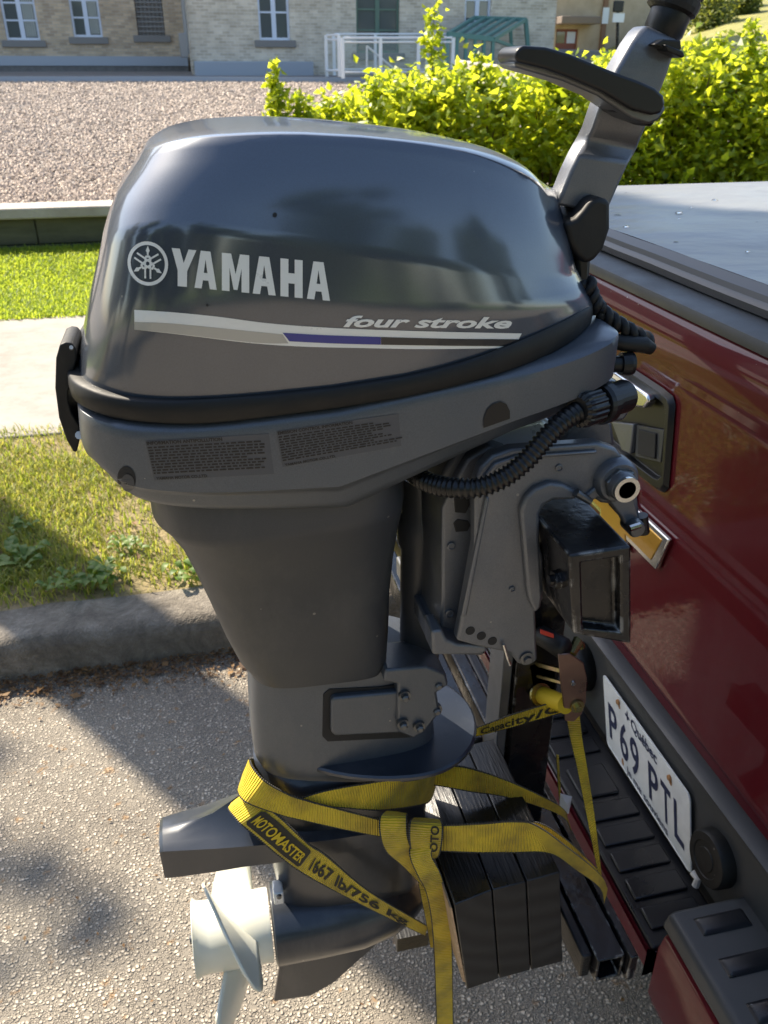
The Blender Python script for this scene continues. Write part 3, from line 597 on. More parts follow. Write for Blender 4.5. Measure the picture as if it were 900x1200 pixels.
# railings
Yr = 25.0
rl = thing('glass_railing', 'white metal railing with glass panels in front of the green window', 'railing')
def rail(px0, pxs, ytop, ybot, Ya, Yb):
    n = len(pxs)
    for i in range(n):
        Y = Ya+(Yb-Ya)*i/max(1, n-1); a = at(pxs[i], ybot, Y=Y); b = at(pxs[i], ytop, Y=Y)
        MB().box((a.x-.04, Y-.04, a.z-.1), (a.x+.04, Y+.04, b.z)).build('post', mt['whitemetal'], rl)
        if i:
            Yp = Ya+(Yb-Ya)*(i-1)/max(1, n-1); p = at(pxs[i-1], ytop, Y=Yp); q = at(pxs[i-1], ybot, Y=Yp)
            for u, v in ((p, b), (q+(p-q)*.06, a+(b-a)*.06), (q+(p-q)*.88, a+(b-a)*.88)): MB().tube([u, v], .026, 6).build('rail_bar', mt['whitemetal'], rl)
            e = .1; MB().add([q.lerp(a, .06)+(p-q)*.1, q.lerp(a, .94)+(p-q)*.1, q.lerp(a, .94)+(p-q)*.86, q.lerp(a, .06)+(p-q)*.86], [(0, 1, 2, 3)]).build('glass_panel', mt['railglass'], rl)
rail(0, [402, 446, 490, 530], 44, 87, 24.5, 24.5); rail(0, [383, 398], 41, 85, 26.5, 25.0); rail(0, [392, 440, 500, 532], 40, 84, 27.5, 27.5)
MB().tube([at(430, 54, Y=24.9), at(468, 86, Y=24.9)], .026, 6).build('rail_bar', mt['whitemetal'], rl); MB().tube([at(430, 54, Y=24.9), at(430, 87, Y=24.9)], .026, 6).build('rail_bar', mt['whitemetal'], rl)
base(rl, at(460, 88, Y=25))
# teal glazed canopy
cn = thing('glazed_canopy', 'teal framed glazed stair canopy against the pale brick wall', 'canopy')
Yc0, Yc1 = 26.0, 29.6
TL = [at(525, 40, Y=Yc0), at(578, 46, Y=Yc0)]; TB = [at(556, 21, Y=Yc1), at(616, 23, Y=Yc1)]
for i in range(6):
    t = i/5; a = TL[0].lerp(TL[1], t); b = TB[0].lerp(TB[1], t); MB().tube([a, b], .07, 4).build('rafter', mt['teal'], cn)
    g = Vector((a.x, a.y, a.z-1.1)); MB().tube([a, g], .06, 4).build('post', mt['teal'], cn)
for p, q in ((TL[0], TL[1]), (TB[0], TB[1])): MB().tube([p, q], .085, 4).build('rail_bar', mt['teal'], cn)
MB().tube([TB[1], at(620, 72, Y=Yc1)], .085, 4).build('post', mt['teal'], cn); MB().tube([TL[1], at(620, 62, Y=Yc1)], .06, 4).build('brace', mt['teal'], cn); MB().tube([TL[1].lerp(TB[1], .5), at(600, 68, Y=28)], .06, 4).build('post', mt['teal'], cn)
MB().add([TL[0], TL[1], TB[1], TB[0]], [(0, 1, 2, 3)]).build('glazing', mt['tealglass'], cn)
MB().add([TL[0], TL[1], TL[1]-Vector((0, 0, 1.1)), TL[0]-Vector((0, 0, 1.1))], [(0, 1, 2, 3)]).build('glazing', mt['tealglass'], cn)
base(cn, at(570, 70, Y=27))
# ramp wall, far wall, hill
rw = MB(); a, b = at(533, 70, Y=18), at(640, 84, Y=13.5)
rw.hexa([Vector((a.x, a.y, .4)), Vector((b.x, b.y, .4)), Vector((b.x+.25, b.y+.3, .4)), Vector((a.x+.25, a.y+.3, .4)), a, b, b+Vector((.25, .3, 0)), a+Vector((.25, .3, 0))])
tag(rw.build('ramp_wall', mt['capstone'], bevel=.02), 'pale concrete ramp wall rising behind the hedge', 'wall')
fw = MB(); a, b = at(590, 56, Y=31), at(745, 60, Y=27)
fw.hexa([Vector((a.x, a.y, .4)), Vector((b.x, b.y, .4)), Vector((b.x+.1, b.y+.4, .4)), Vector((a.x+.1, a.y+.4, .4)), a, b, b+Vector((.1, .4, 0)), a+Vector((.1, .4, 0))])
tag(fw.build('boundary_wall', mt['sill'], bevel=.03), 'long grey boundary wall in front of the tan building', 'wall')
hillv = []; hf = []; n = 24
for j in range(14):
    for i in range(n):
        x = 8+i*2.2; y = 15+j*3.0; xx = (x-(.42*y+1.6))
        z = gz(y)-.35+max(0, min(1, (xx+2.5)/9))**1.2*(1.5+.055*(y-15))+MN.noise(Vector((x*.2, y*.2, 0)))*.25
        hillv.append((x, y, z))
for j in range(13):
    for i in range(n-1): a = j*n+i; hf.append((a, a+1, a+n+1, a+n))
mt['hill'] = M('dry_hill_grass', (.25, .25, .07), .95); noise_col(mt['hill'], [(.3, (.17, .19, .04)), (.7, (.34, .3, .11))], 1.2, 10, .7); bump(mt['hill'], 9, 1, .1)
tag(mesh('grass_hill', hillv, hf, mt['hill'], smooth=True), kind='structure')
# sign on a post
sg = thing('sign_post', 'black sign box over a small white plate on a thin post', 'sign'); Ys = 26.0
p = at(723, 75, Y=Ys); MB().cyl(p, at(724, 14, Y=Ys), .05, 8).build('post', mt['blackpaint'], sg)
a, b = at(718, 14, Y=Ys-.1), at(731, 1, Y=Ys-.1); MB().box((a.x, Ys-.15, a.z), (b.x, Ys-.06, b.z)).build('sign_box', mt['plastic'], sg, bevel=.02)
a, b = at(718, 26, Y=Ys-.1), at(732, 15.5, Y=Ys-.1); MB().box((a.x, Ys-.11, a.z), (b.x, Ys-.07, b.z)).build('sign_plate', mt['whitemetal'], sg)
base(sg, p)
# ------------------------------------------------------------------ trees and bushes
bush_m = leaf_mat('bush_leaf', (.07, .10, .02), (.12, .15, .03), (.3, .34, .04), (.45, .48, .07), .4, .6)
tree_m = leaf_mat('tree_leaf', (.035, .06, .015), (.07, .10, .025), (.16, .24, .02), (.26, .32, .04), .4, .5)
bark = M('tree_bark', (.1, .075, .055), .9); noise_col(bark, [(.3, (.05, .04, .03)), (.7, (.16, .12, .09))], 12, 8, stretch=(1, 1, .2)); bump(bark, 20, .8, .03, stretch=(1, 1, .2))
def crown(blobs, n, r, flt=None):
    vs = []; fs = []
    tot = sum(b[1]**2 for b in blobs)
    for c, R in blobs:
        for k in range(int(n*R*R/tot)):
            d = Vector((random.gauss(0, 1), random.gauss(0, 1), random.gauss(0, .8))).normalized()*R*random.random()**.4
            p = Vector(c)+d
            if flt and not flt(p): continue
            leafquad(vs, fs, p, r*random.uniform(.6, 1.3))
    return vs, fs
def bush(px, py, Y, R, label):
    c = at(px, py, Y=Y); o = thing('bush', label, 'bush'); bl = [(c+Vector((random.gauss(0, R*.4), random.gauss(0, R*.4), random.gauss(0, R*.35))), R*random.uniform(.5, .8)) for i in range(7)]
    vs, fs = crown(bl, 2600, .11); tag(mesh('crown', vs, fs, bush_m, o), kind='stuff')
    MB().tube([c-Vector((0, 0, R*1.3)), c], [.08, .03], 6).build('trunk', bark, o); base(o, c-Vector((0, 0, R*1.3)))
bush(828, 14, 32, 1.0, 'round pale green bush on the far hill right of the tiller handle'); bush(872, 12, 33, .8, 'smaller green bush on the far hill at the right edge')
def tree(label, x, y, h, tr, blobs, n, r, flt=None, group=None, z0=0, trunk=None):
    o = thing('tree', label, 'tree', group=group)
    pts = [Vector((x, y, z0-.1)), Vector((x, y, z0+h*.3)), Vector((x+.03, y, z0+h*.65)), Vector((x-.02, y+.03, z0+h))]
    if trunk: pts = [p for p, q in trunk]
    MB().tube(pts, [q for p, q in trunk] if trunk else [tr*1.12, tr, tr*.95, tr*.6], 16 if trunk else 12).build('trunk', bark, o, smooth=True)
    for c, R in blobs[:7]:
        c = Vector(c); s = Vector((x, y, z0+h*.85)); MB().tube([s, s.lerp(c, .5)+Vector((0, 0, .2)), c], [tr*.4, tr*.25, tr*.08], 6).build('limb', bark, o)
    vs, fs = crown(blobs, n, r, flt); tag(mesh('crown', vs, fs, tree_m, o), kind='stuff'); base(o, (x, y, z0)); return o
# the lawn tree whose trunk and crown shade the kerb, the motor and the truck
ex = Vector((sd.x, sd.y, 0)).normalized(); tanE = math.tan(SUNEL)
def ns(p):                                         # where the sun sends a leaf: across and along the shadow direction
    t = p.z/tanE; gx, gy = p.x-ex.x*t, p.y-ex.y*t
    return .812*gx+.584*gy, .584*gx-.812*gy
def lift(n, s, z): gx, gy = .812*n+.584*s, .584*n-.812*s; t = z/tanE; return Vector((gx+ex.x*t, gy+ex.y*t, z))
def keep(p):
    n, s = ns(p)
    if s > 2.2 or n < .45: return True
    return .80 < n < 1.72+.12*random.random() and s > -1.05+.5*random.random()**2
bl = []
for i in range(46):
    bl.append((lift(random.uniform(.9, 2.0), random.uniform(-.6, 2.4), random.uniform(7.0, 9.6)), random.uniform(.45, .8)))
for i in range(10): bl.append((lift(random.uniform(0, 3.0), random.uniform(3.0, 4.5), random.uniform(9.0, 11)), random.uniform(.5, .9)))
for px, py, R_ in [(0, 880, .08), (5, 990, .16), (-40, 1000, .3)]:
    g = at(px, py, Z=0); bl.append((lift(.812*g.x+.584*g.y, .584*g.x-.812*g.y, 8.6+random.uniform(-.5, .5)), R_*1.0))
tb = lift(.93, -5.9, 0)
trk = [(lift(.93, -5.9, 0)+Vector((.812*d, .584*d, z)), q) for z, q, d in ((0, .25, .015), (.6, .235, .0), (2.2, .21, -.02), (4.5, .185, -.045), (6.6, .17, -.06), (8.2, .12, -.06))]
tree('tall lawn tree left of the view whose trunk shadow crosses the kerb', tb.x, tb.y, 7.6, .165, bl, 7500, .17, keep, None, .15, trk)
# trees on the other side of the street, seen only as reflections
for x, y, top, R, lab in [(3.4, -10.5, 9.6, 1.7, 'tall leafy tree across the road right of the open sky gap'), (-2.6, -10, 7.8, 1.6, 'leafy tree across the road left of the open sky gap'), (-7, -8, 7.0, 1.9, 'broad tree across the road farther left')]:
    bls = [(Vector((x+random.gauss(0, R*.42), y+random.gauss(0, R*.45), 1.8+(top-2.4)*(k+.5)/16)), R*random.uniform(.3, .55)*(1.15-.5*(k/16)**2)) for k in range(16)]
    tree(lab, x, y, top*.55, .16, bls, 5200, .24)
for x, y, top, R, lab in [(-8, -2.5, 9.0, 1.9, 'tall tree beside the street left of the viewer'), (-10, 1.2, 8.0, 1.7, 'slim leafy tree on the verge far left of the motor')]:  # unseen trees, added so the cowl reflects something dark on its left
    bls = [(Vector((x+random.gauss(0, R*.42), y+random.gauss(0, R*.45), 1.8+(top-2.4)*(k+.5)/16)), R*random.uniform(.3, .55)*(1.15-.5*(k/16)**2)) for k in range(16)]
    tree(lab, x, y, top*.55, .16, bls, 4200, .26)
i = 0
for x, y, h, R in [(-9, -15, 6, 3.0), (-3.5, -17, 7.0, 3.3), (2.5, -16, 5.2, 2.7), (8, -18, 7.5, 3.6), (14, -15, 6.5, 3.2), (-15, -12, 6, 3.0)]:
    bls = [(Vector((x+random.gauss(0, R*.55), y+random.gauss(0, R*.5), h*.75+random.gauss(0, R*.55))), R*random.uniform(.35, .6)) for k in range(12)]
    tree(('broad dense tree across the road, second from the left end', 'dense tree across the road behind the left sky gap', 'lowest dense tree across the road in the sky gap', 'tallest dense tree across the road near the truck side', 'dense tree across the road at the far right end', 'dense tree across the road at the far left end')[i], x, y, h*.6, .18, bls, 3200, .42, None, 'street trees across the road'); i += 1
tree('spreading street tree beyond the far pavement on the left', -16, 2.5, 4, .2, [(Vector((-16+random.gauss(0, 1.6), 2.5+random.gauss(0, 1.6), 5+random.gauss(0, 1.2))), random.uniform(.9, 1.5)) for k in range(10)], 3000, .4)
# ------------------------------------------------------------------ OUTBOARD MOTOR
YC = .76
mo = thing('outboard_motor', 'dark blue-grey four-stroke outboard motor clamped to the black rack behind the truck', 'outboard motor')
def zline(pts, Y):
    q = [at(px, py, Y=Y) for px, py in pts]; xs = [p.x for p in q]; zs = [p.z for p in q]
    c = crom([(a, b, 0) for a, b in zip(xs, zs)], 6)
    return lambda x: lin(x, [p.x for p in c], [p.y for p in c])
def ring(xr, xf, wd, nr, nf, zf, yc=YC, N=96, dy=0):
    out = []; xc = xr+(xf-xr)*.45
    for k in range(N):
        a = 2*math.pi*k/N; c, s = math.cos(a), math.sin(a); n = nf if c > 0 else nr; A = (xf-xc) if c > 0 else (xc-xr)
        x = xc+A*math.copysign(abs(c)**(2/n), c); y = yc+dy+wd*math.copysign(abs(s)**(2/n), s)
        out.append(Vector((x, y, zf(x))))
    return out
wA, wS, wT = .150, .148, .122
zA = zline([(97, 471), (150, 473), (218, 470), (324, 461), (440, 447), (540, 425), (647, 391), (700, 376)], YC-wA)
zS = zline([(100, 305), (128, 288), (160, 272), (225, 266), (350, 282), (440, 297), (540, 314), (640, 330), (690, 336)], YC-wS)
zT = zline([(150, 196), (172, 182), (205, 169), (260, 161), (350, 158), (450, 164), (540, 178), (600, 199), (642, 222), (664, 243)], YC-wT)
zC = zline([(150, 186), (165, 176), (185, 163), (215, 153), (260, 147.5), (340, 144.5), (420, 147), (500, 156), (560, 169), (610, 188), (648, 208), (668, 230)], YC)
WT = [wA, wA+.002, wA+.003, wS, .138, wT]
rX = [at(px, py, Y=YC-f*q).x for (px, py), q, f in zip([(96, 471), (100, 409), (107, 347), (118, 288), (135, 240), (166, 186)], WT, (.45, .45, .47, .55, .65, .75))]
fX = [at(px, py, Y=YC-.5*q).x for (px, py), q in zip([(687, 378), (682, 363), (677, 348), (672, 330), (665, 288), (654, 246)], WT)]
fX = [x+.02*(x-r) for x, r in zip(fX, rX)]
TT = [0, .2, .4, .6, .8, 1]
def crm(t, xs, ys):
    c = crom([(a, b, 0) for a, b in zip(xs, ys)], 8); return lin(t, [p.x for p in c], [p.y for p in c])
def cowl_ring(t, grow=0):
    zf = (lambda x: zA(x)+(zS(x)-zA(x))*t/.6) if t <= .6 else (lambda x: zS(x)+(zT(x)-zS(x))*(t-.6)/.4)
    wd = lin(t, [0, .3, .6, .8, 1], [wA, wA+.003, wS, .138, wT])
    return ring(crm(t, TT, rX)-grow, crm(t, TT, fX)+grow, wd+grow, 4.2, lin(t, [0, 1], [3.6, 3.0]), zf)
rings = [cowl_ring(t) for t in (-.02, 0, .1, .2, .3, .4, .5, .57, .6, .63, .7, .8, .9, .96, 1)]
R1 = rings[-1]; cx = sum(p.x for p in R1)/len(R1)
for k in range(1, 11):
    th = k*math.pi/2/10.6; s = math.cos(th)**.5; u = math.sin(th)**1.25
    rings.append([Vector((cx+(p.x-cx)*(.15+.85*s), YC+(p.y-YC)*s, 0)) for p in R1])
    for q, p in zip(rings[-1], R1): q.z = p.z+(max(zC(q.x), zT(q.x)+.004)-zT(q.x))*u + (zT(q.x)-zT(p.x))*1.0
cw = MB().loft(rings, False, True).build('cowling', mt['cowl'], mo, smooth=True)
def bvh_of(o):
    me = o.data; return BVHTree.FromPolygons([v.co.copy() for v in me.vertices], [tuple(p.vertices) for p in me.polygons])
cowl_bvh = bvh_of(cw)
def decal(name, loops, mat, parent, bvh, off=.0006, step=14, verts=None, faces=None):
    bm = bmesh.new()
    if verts is None:
        for L in loops:
            if not isinstance(L[0][0], (list, tuple)): L = [L]
            tri = tessellate_polygon([[Vector((x, y, 0)) for x, y in l] for l in L]); flat = [p for l in L for p in l]
            bv = [bm.verts.new((x, y, 0)) for x, y in flat]
            for t in tri:
                try: bm.faces.new([bv[i] for i in t])
                except ValueError: pass
    else:
        bv = [bm.verts.new((x, y, 0)) for x, y in verts]
        for f in faces:
            try: bm.faces.new([bv[i] for i in f])
            except ValueError: pass
    for _ in range(7):
        es = [e for e in bm.edges if e.calc_length() > step]
        if not es: break
        bmesh.ops.subdivide_edges(bm, edges=es, cuts=1); bmesh.ops.triangulate(bm, faces=bm.faces)
    for v in bm.verts:
        d = ray(v.co.x, v.co.y).normalized(); h = bvh.ray_cast(C0, d)
        if h[0] is None: h = bvh.find_nearest(C0+d*.7)
        nrm = h[1] if h[1].dot(d) < 0 else -h[1]
        v.co = h[0]+nrm*off
    me = bpy.data.meshes.new(name); bm.to_mesh(me); bm.free(); me.materials.append(mat)
    o = bpy.data.objects.new(name, me); link(o, parent); return o
def text_geo(s, bold=0.0, shear=0.0, spacing=1.0):
    cu = bpy.data.curves.new('t', 'FONT'); cu.body = s; cu.size = 1; cu.offset = bold; cu.shear = shear; cu.space_character = spacing; cu.resolution_u = 3
    ob = bpy.data.objects.new('t', cu); COL.objects.link(ob); bpy.context.view_layer.update()
    me = ob.evaluated_get(bpy.context.evaluated_depsgraph_get()).to_mesh()
    vs = [(v.co.x, v.co.y) for v in me.vertices]; fs = [tuple(p.vertices) for p in me.polygons]
    bpy.data.objects.remove(ob); bpy.data.curves.remove(cu)
    x0 = min(v[0] for v in vs); x1 = max(v[0] for v in vs)
    return [((x-x0)/(x1-x0), y) for x, y in vs], fs, x1-x0
# brand lettering
LET = {'Y': [[(0,1),(.34,1),(.5,.63),(.7,1),(1.03,1),(.645,.42),(.635,0),(.25,0),(.25,.42)]],
 'A': [[(0,0),(.28,1),(.72,1),(1,0),(.69,0),(.63,.22),(.38,.22),(.32,0)],[(.42,.42),(.585,.42),(.5,.78)]],
 'M': [[(0,0),(0,1),(.34,1),(.5,.47),(.66,1),(1,1),(1,0),(.72,0),(.72,.62),(.57,.05),(.43,.05),(.28,.62),(.28,0)]],
 'H': [[(0,0),(0,1),(.36,1),(.36,.63),(.64,.63),(.64,1),(1,1),(1,0),(.64,0),(.64,.36),(.36,.36),(.36,0)]]}
for ch, xa, xb in [('Y', 201.5, 229.5), ('A', 228, 254), ('M', 260, 292), ('A', 296, 323), ('H', 328.5, 354.5), ('A', 359.5, 386.5)]:
    def mp(p):
        x = xa+(xb-xa)*p[0]; u = (x-202)/184.5; tp = 290.5+17.5*u; bt = 334.5+18*u; return (x, bt+(tp-bt)*p[1])
    decal('letter', [[[mp(p) for p in l] for l in LET[ch]]], mt['decal'], cw, cowl_bvh, .0007)
ec, erx, ery = (173.8, 308.8), 23.6, 25.9
def circ(r, n=40): return [(ec[0]+erx*r*math.cos(2*math.pi*k/n), ec[1]+ery*r*math.sin(2*math.pi*k/n)+.06*erx*r*math.cos(2*math.pi*k/n)) for k in range(n)]
em = decal('emblem', [[circ(1), circ(.84)]], mt['decal'], cw, cowl_bvh, .0007)
for j in range(3):
    a = 2*math.pi*j/3
    def fk(x, y):
        X = x*math.cos(a)-y*math.sin(a); Yv = x*math.sin(a)+y*math.cos(a); return (ec[0]+erx*X, ec[1]-ery*Yv+.06*erx*X)
    fork = [[(-.17,-.68),(-.17,.24),(-.1,.36),(.1,.36),(.17,.24),(.17,-.68),(.085,-.68),(.085,.2),(.05,.26),(-.05,.26),(-.085,.2),(-.085,-.68)],
            [(-.04,.37),(-.05,.5),(-.1,.58),(0,.8),(.1,.58),(.05,.5),(.04,.37)]]
    decal('tuning_fork', [[[fk(*p) for p in l]] for l in fork], mt['decal'], em, cowl_bvh, .00075+.00012*j, 9)
topl = [(158, 363), (205, 366), (260, 371.5), (314, 378.5), (380, 383.5), (450, 386.5), (530, 388.8), (611, 390.5)]
botl = [(158, 386), (200, 390.5), (233, 394.5), (296, 402), (358, 406), (420, 407.5), (500, 408.8), (602, 407.5)]
def band(t0, t1, tp, bt, n=24):                    # strip between two pixel lines, fractions of the way along
    up = crom([(x, y, 0) for x, y in tp], 6); lo = crom([(x, y, 0) for x, y in bt], 6)
    def pick(c, t): f = t*(len(c)-1); i = min(int(f), len(c)-2); q = c[i].lerp(c[i+1], f-i); return (q.x, q.y)
    vs = []; 
    for k in range(n+1): t = t0+(t1-t0)*k/n; vs += [pick(up, t), pick(lo, t)]
    return vs, [(2*k, 2*k+2, 2*k+3, 2*k+1) for k in range(n)]
v, f_ = band(0, 1, topl, botl); stp = decal('stripe', None, mt['decal'], cw, cowl_bvh, .0006, 18, v, f_)
v, f_ = band(0, 1, [(158, 377), (205, 379), (296, 388), (331, 391.5)], [(158, 386), (200, 390), (296, 401), (338, 402)], 16); decal('stripe_shade', None, mt['decal2'], stp, cowl_bvh, .00075, 18, v, f_)
v, f_ = band(0, 1, [(331, 389.5), (380, 392.3), (446, 394.5)], [(339, 399.5), (390, 402), (446, 403.5)], 10); decal('blue_bar', None, mt['blue'], stp, cowl_bvh, .0009, 18, v, f_)
v, f_ = band(0, 1, [(446.2, 394.5), (530, 396.6), (611, 397.2)], [(446.2, 403.5), (530, 404.8), (611, 405.2)], 10); decal('black_bar', None, mt['blackdecal'], stp, cowl_bvh, .0009, 18, v, f_)
def text_px(name, s, tl, tr, h, mat, parent, bvh, bold=0, shear=0, slant=(0, 0), off=.0008, spacing=1, asc=.72):
    v, f_, wdt = text_geo(s, bold, shear, spacing)
    vv = []
    for x, y in v:
        px = tl[0]+(tr[0]-tl[0])*x; py = tl[1]+(tr[1]-tl[1])*x
        vv.append((px+slant[0]*y/asc, py-h*y/asc))
    return decal(name, None, mat, parent, bvh, off, 16, vv, f_)
text_px('model_lettering', 'four stroke', (402, 382.3), (599.5, 384.2), 12.8, mt['decal'], cw, cowl_bvh, .032, .35)
for px, py, r in [(322, 252, 2.7), (243, 357.5, 1.6)]:
    decal('speck_hole', [[(px+r*math.cos(k*.7), py+r*1.1*math.sin(k*.7)) for k in range(9)]], mt['dark'], cw, cowl_bvh, .0007)
# black rubber band at the split line
zB = zline([(97, 502), (150, 503), (240, 500), (324, 490), (440, 474), (540, 454), (656, 424), (712, 404)], YC-wA-.006)
rg = []
for t, g in ((0, -.002), (.0, .004), (.10, .0055), (.5, .0062), (.90, .0056), (1, .004), (1, -.004)):
    rg.append(ring(rX[0]-g-.003, fX[0]+g-.007, wA+g, 4.2, 3.6, lambda x: zA(x)+.001+(zB(x)-zA(x))*t))
MB().loft(rg).build('rubber_band', mt['rubber'], mo, smooth=True); autosmooth(bpy.data.objects['rubber_band'], 50)
# lower pan
zP = zline([(97, 503), (150, 504), (240, 501), (324, 491.5), (440, 475.5), (540, 455), (656, 424), (725, 399)], YC-wA)
zQ = zline([(112, 566), (150, 588), (200, 594), (300, 595), (437, 590), (478, 572), (520, 540), (580, 510), (650, 484), (730, 452)], YC-.132)
prx = [at(px, py, Y=YC-.07).x for px, py in [(98, 504), (101, 530), (104, 556), (112, 574), (138, 590)]]
pfx = at(723, 420, Y=YC-.125).x
rg = [ring(prx[0]+.004, pfx-.004, wA-.004, 4.4, 6, lambda x: zP(x)+.004)]
for t in (0, .04, .15, .3, .5, .62, .70, .72, .77, .80, .9, .97, 1):
    rr = crm(t, [0, .25, .5, .78, 1], prx); wd = lin(t, [0, .04, .3, .70, .78, .95, 1], [wA+.001, wA+.003, wA+.003, wA+.002, wA-.006, wA-.009, wA-.015])
    rg.append(ring(rr, pfx-.012*max(0, t-.8), wd, 5.5, 11, lambda x: zP(x)+(zQ(x)-zP(x))*t))
pan = MB().loft(rg).build('lower_pan', mt['pan'], mo, smooth=True); autosmooth(pan, 40)
pan_bvh = bvh_of(pan)
def oval(px, py, rx, ry, n=24, rot=0): return [(px+rx*math.cos(k*2*math.pi/n)*math.cos(rot)-ry*math.sin(k*2*math.pi/n)*math.sin(rot), py+rx*math.cos(k*2*math.pi/n)*math.sin(rot)+ry*math.sin(k*2*math.pi/n)*math.cos(rot)) for k in range(n)]
hd = decal('drain_hole_shade', [oval(148.5, 561, 10.5, 15, rot=-.12)], mt['dark'], pan, pan_bvh, .0006)  # flat dark decal, the shade inside the hole put into colour
decal('hole_bottom', [oval(150.5, 565, 7.5, 10, rot=-.12)], mt['leg'], hd, pan_bvh, .0011)
pl = decal('oval_plug', [[(566, 501), (566.5, 490), (570, 480), (577, 473), (586, 470), (593, 473), (597, 481), (597, 490)]], mt['plastic'], pan, pan_bvh, .0012)
def label(q, title, tail, rows):
    L = decal('warning_label', [q], mt['label'], pan, pan_bvh, .0006)
    (x0, y0), (x1, y1), (x2, y2), (x3, y3) = q
    def m2(u, v): a = (x0+(x1-x0)*u, y0+(y1-y0)*u); b = (x3+(x2-x3)*u, y3+(y2-y3)*u); return (a[0]+(b[0]-a[0])*v, a[1]+(b[1]-a[1])*v)
    def row(s, u0, u1, v, h, bold=.02):
        vv, ff, w_ = text_geo(s, bold); hh = h/.72; out = [m2(u0+(u1-u0)*x, v-y*hh) for x, y in vv]
        return decal('label_print', None, mt['labelink'], L, pan_bvh, .0010, 30, out, ff)
    row(title, .01, .62, .10, .085, .035); row(tail, .02, .45, .985, .07, .03)
    vs = []; fs = []
    for r in range(rows):
        v = .15+.72*r/rows; u = .01
        end = random.uniform(.75, .98)
        while u < end:
            l = random.uniform(.015, .06); k = len(vs); vs += [m2(u, v), m2(u+l, v), m2(u+l, v+.038), m2(u, v+.038)]; fs.append((k, k+1, k+2, k+3)); u += l+.012
    decal('label_lines', None, mt['labelink'], L, pan_bvh, .0010, 40, vs, fs)
label([(170, 516.5), (315, 508), (321, 555), (181, 562.5)], 'INFORMATION ANTIPOLLUTION', 'YAMAHA MOTOR CO.,LTD.', 10)
label([(323.5, 505), (467, 484.5), (470, 522), (331, 547)], 'EMISSION CONTROL INFORMATION', 'YAMAHA MOTOR CO.,LTD.', 10)
# pan flank crease that runs into the leg
cr = MB(); pts = [(255, 560), (330, 563), (400, 556), (470, 540), (560, 507), (640, 482)]
# leg cover
zsec = []
LL = [(176, 589), (189, 600), (208, 624), (225, 657), (243, 695), (262, 737), (277, 765), (294, 784)]
LR = [(480, 586), (478, 598), (472, 622), (466, 655), (461, 695), (459, 740), (456, 776), (452, 786)]
W = [.131, .126, .114, .098, .084, .074, .066, .059]
rg = []
for i, ((a, b), (c, d)) in enumerate(zip(LL, LR)):
    p, q = at(a, b, Y=YC-.30*W[i]), at(c, d, Y=YC-.8*W[i])
    rg.append(ring(p.x, q.x, W[i], 3.4, 6, lambda x: p.z+(q.z-p.z)*(x-p.x)/(q.x-p.x)))
r0 = [v+Vector((0, 0, .03)) for v in rg[0]]; r0 = [Vector((p.x+.0*(p.x), YC+(p.y-YC)*.97, p.z)) for p in r0]
leg = MB().loft([r0]+rg).build('leg_cover', mt['leg'], mo, smooth=True); autosmooth(leg, 50)
# drive shaft housing
HL = [(293, 783), (294, 800), (295, 840), (297, 880), (300, 898), (306, 908)]
HR = [(505, 786), (507, 800), (510, 840), (512, 880), (512, 897), (508, 905)]
rg = []
for i, ((a, b), (c, d)) in enumerate(zip(HL, HR)):
    p, q = at(a, b, Y=YC-.042), at(c, d, Y=YC-.03)
    rg.append(ring(p.x, q.x, .054 if i < 5 else .05, 4, 4, lambda x: p.z+(q.z-p.z)*(x-p.x)/(q.x-p.x)))
hs = MB().loft([[v+Vector((0, 0, .02)) for v in rg[0]]]+rg).build('drive_shaft_housing', mt['pan'], mo, smooth=True); autosmooth(hs, 50)
YN = YC-.0545
def pz(px, py, Y): return at(px, py, Y=Y)
MB().prism([pz(*p, YN-.0006) for p in [(379, 814), (386, 808), (447, 805), (485, 800), (485, 864), (384, 869), (378, 863)]], (0, .004, 0)).build('recess_shade', mt['dark'], mo)  # flat dark plate paints the shade around the mount cover
MB().prism([pz(*p, YN-.008) for p in [(388, 823), (391, 818), (470, 811), (500, 806), (500, 858), (393, 863), (388, 859)]], (0, .016, 0)).build('mount_cover', mt['pan'], mo, bevel=.003, seg=3)
MB().prism([pz(*p, YN-.014) for p in [(466, 811), (466, 802), (449, 799), (452, 785), (500, 781), (523, 790), (526, 803), (512, 812), (516, 835), (498, 858), (484, 866), (466, 858)]], (0, .05, 0)).build('mount_clamp', mt['pan'], mo, bevel=.003, seg=2)
for px, py, Y in [(474, 815, YN-.016), (472, 848, YN-.016), (513, 801, YN-.010), (511, 831, YN-.010), (491, 851, YN-.016)]:
    p = at(px, py, Y=Y); b = MB(); b.lathe(p, (0, -1, 0), [(-.004, .0068), (.002, .0068), (.002, .0045)], 16); b.lathe(p+Vector((0, -.002, 0)), (0, -1, 0), [(0, .0046), (.004, .0046), (.0055, .003)], 6); b.build('bolt', mt['bolt'], mo)
